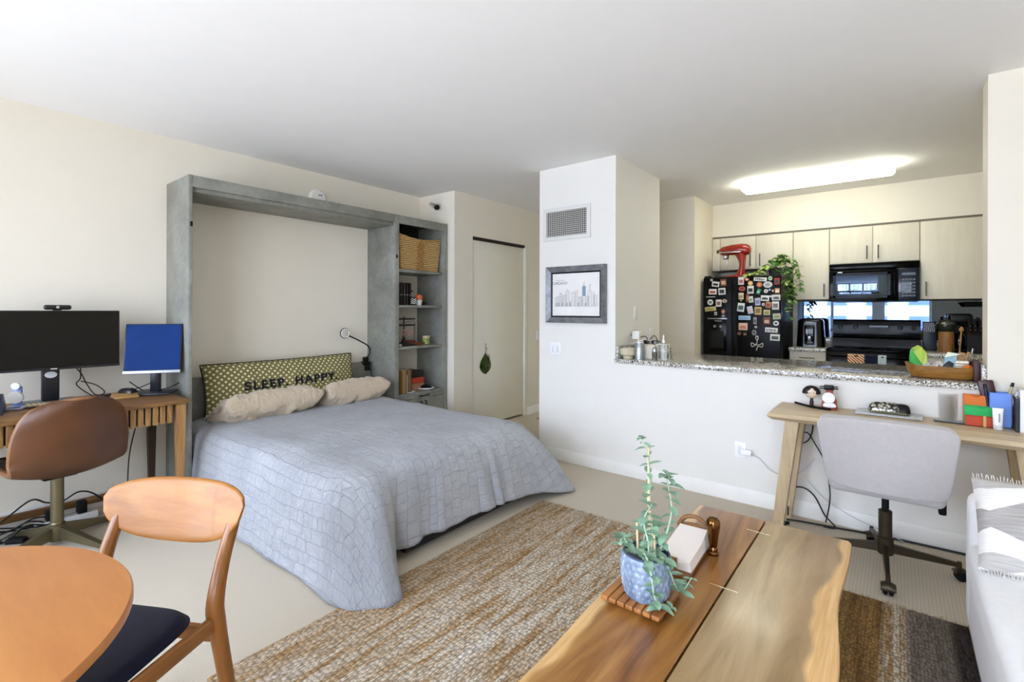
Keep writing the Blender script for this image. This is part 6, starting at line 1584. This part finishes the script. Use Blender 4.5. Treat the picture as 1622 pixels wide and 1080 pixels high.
part('folded_top', MB().add([(-.02, -.01, .125), (.02, -.012, .155), (.0, .02, .165), (-.03, .02, .145), (.045, -.035, .06), (.02, -.035, .055), (.045, .0, .12), (.04, -.03, .12)], [(0, 1, 2, 3), (0, 5, 4, 7, 1), (1, 7, 4, 6, 2)]), M('#a5bd3a', .4), o, smooth=0, label='lime folded top')
part('print_patch', MB().add([(-.04, -.024, .028), (-.012, -.031, .03), (-.02, -.03, .055), (-.042, -.02, .05)], [(0, 1, 2, 3)]), M('#23301f', .4), o, smooth=0)
o = thing('blue_bag', 'pale blue white snack bag leaning in the trough', 'bag', (.245, 3.875, b0))
part('bag', bag(.06, .05, .105, 8), M('#9cc0cc', .35, var=.25, vs=14), o, merge=.0002)
part('folded_top', MB().add([(-.03, -.03, .10), (.045, -.03, .122), (.055, .02, .108), (-.01, .03, .13), (.05, -.026, .10)], [(0, 1, 4, 2, 3)]), M('#dfe7de', .4), o, smooth=0, label='white folded top')
q = random.Random(12)
pk = [('#cfcfcd', 'silver wrapped snack at the left of the pile'), ('#e3e2df', 'white snack packet in the middle of the pile'), ('#8d8f94', 'grey snack packet deep in the pile'), ('#d8c9c9', 'pale pink snack packet at the front of the pile'), ('#5b3a36', 'brown wrapped snack in the pile'), ('#f0eeea', 'white crumpled packet on top of the pile'), ('#a9a39a', 'beige packet by the green bag'), ('#3a3d44', 'dark snack packet at the bottom of the pile')]
for k, (c, lab) in enumerate(pk):
    solo('snack_packet', lab, 'snack', bag(.045, .022, .05, k+20), M(c, .3, .2, var=.2, vs=40), (.14+.012*k-.03*(k % 3 == 2), 3.835+.02*(k % 3), b0+.004+.026*(k % 2)), rot=(R(q.uniform(-30, 30)), R(q.uniform(-50, 50)), q.uniform(0, 3)), group='snack packets in the wooden trough')
o = thing('wafer_stack', 'stack of cream striped wafer bars in the trough', 'snack', (.292, 3.855, b0))
for k in range(5): part('bar', MB().box(-.03, .03, -.03, .03, .004+.0165*k, .0175+.0165*k, .004), M('#dcd6bd' if k % 2 else '#efeadb', .6, var=.15, vs=60), o)
solo('snack_stick', 'tan cracker sticks poking up behind the wafer stack', 'snack', MB().box(-.03, .0, -.008, .008, 0, .13, .003).box(.005, .02, -.006, .006, 0, .14, .003), M('#a87b4a', .6, var=.3, vs=40), (.285, 3.905, b0), rot=(0, R(12), 0))
solo('orange_fruit', 'small orange fruit at the right end of the trough', 'fruit', MB().lathe([(0, 0), (.014, .003), (.026, .018), (.028, .028), (.024, .042), (.012, .052), (0, .053)], n=28), M('#e0731c', .5, bp=.2, bs=200), (.315, 3.81, b0+.012))
o = thing('red_mug', 'dark red mug with a spoon behind the trough', 'mug', (.335, 4.0, Z0))
part('mug', MB().lathe([(0, 0), (.034, 0), (.036, .004), (.036, .1), (.033, .1), (.033, .008), (0, .008)], n=32), M('#4a1010', .3), o)
solo('teaspoon', 'silver teaspoon leaning in the dark red mug', 'spoon', MB().tube([(0, 0, 0), (.028, 0, .16)], [.003, .0045], 8).lathe([(0, -.006), (.006, 0), (.0, .012)], (0, 0, 0), 10), STEEL, (.325, 4.0, Z0+.016))
solo('dark_red_box', 'dark red upright box wedged at the right end of the counter', 'box', MB().box(-.012, .012, -.05, .05, 0, .12, .002), M('#3c0d10', .5), (.3475, 3.80, Z0))
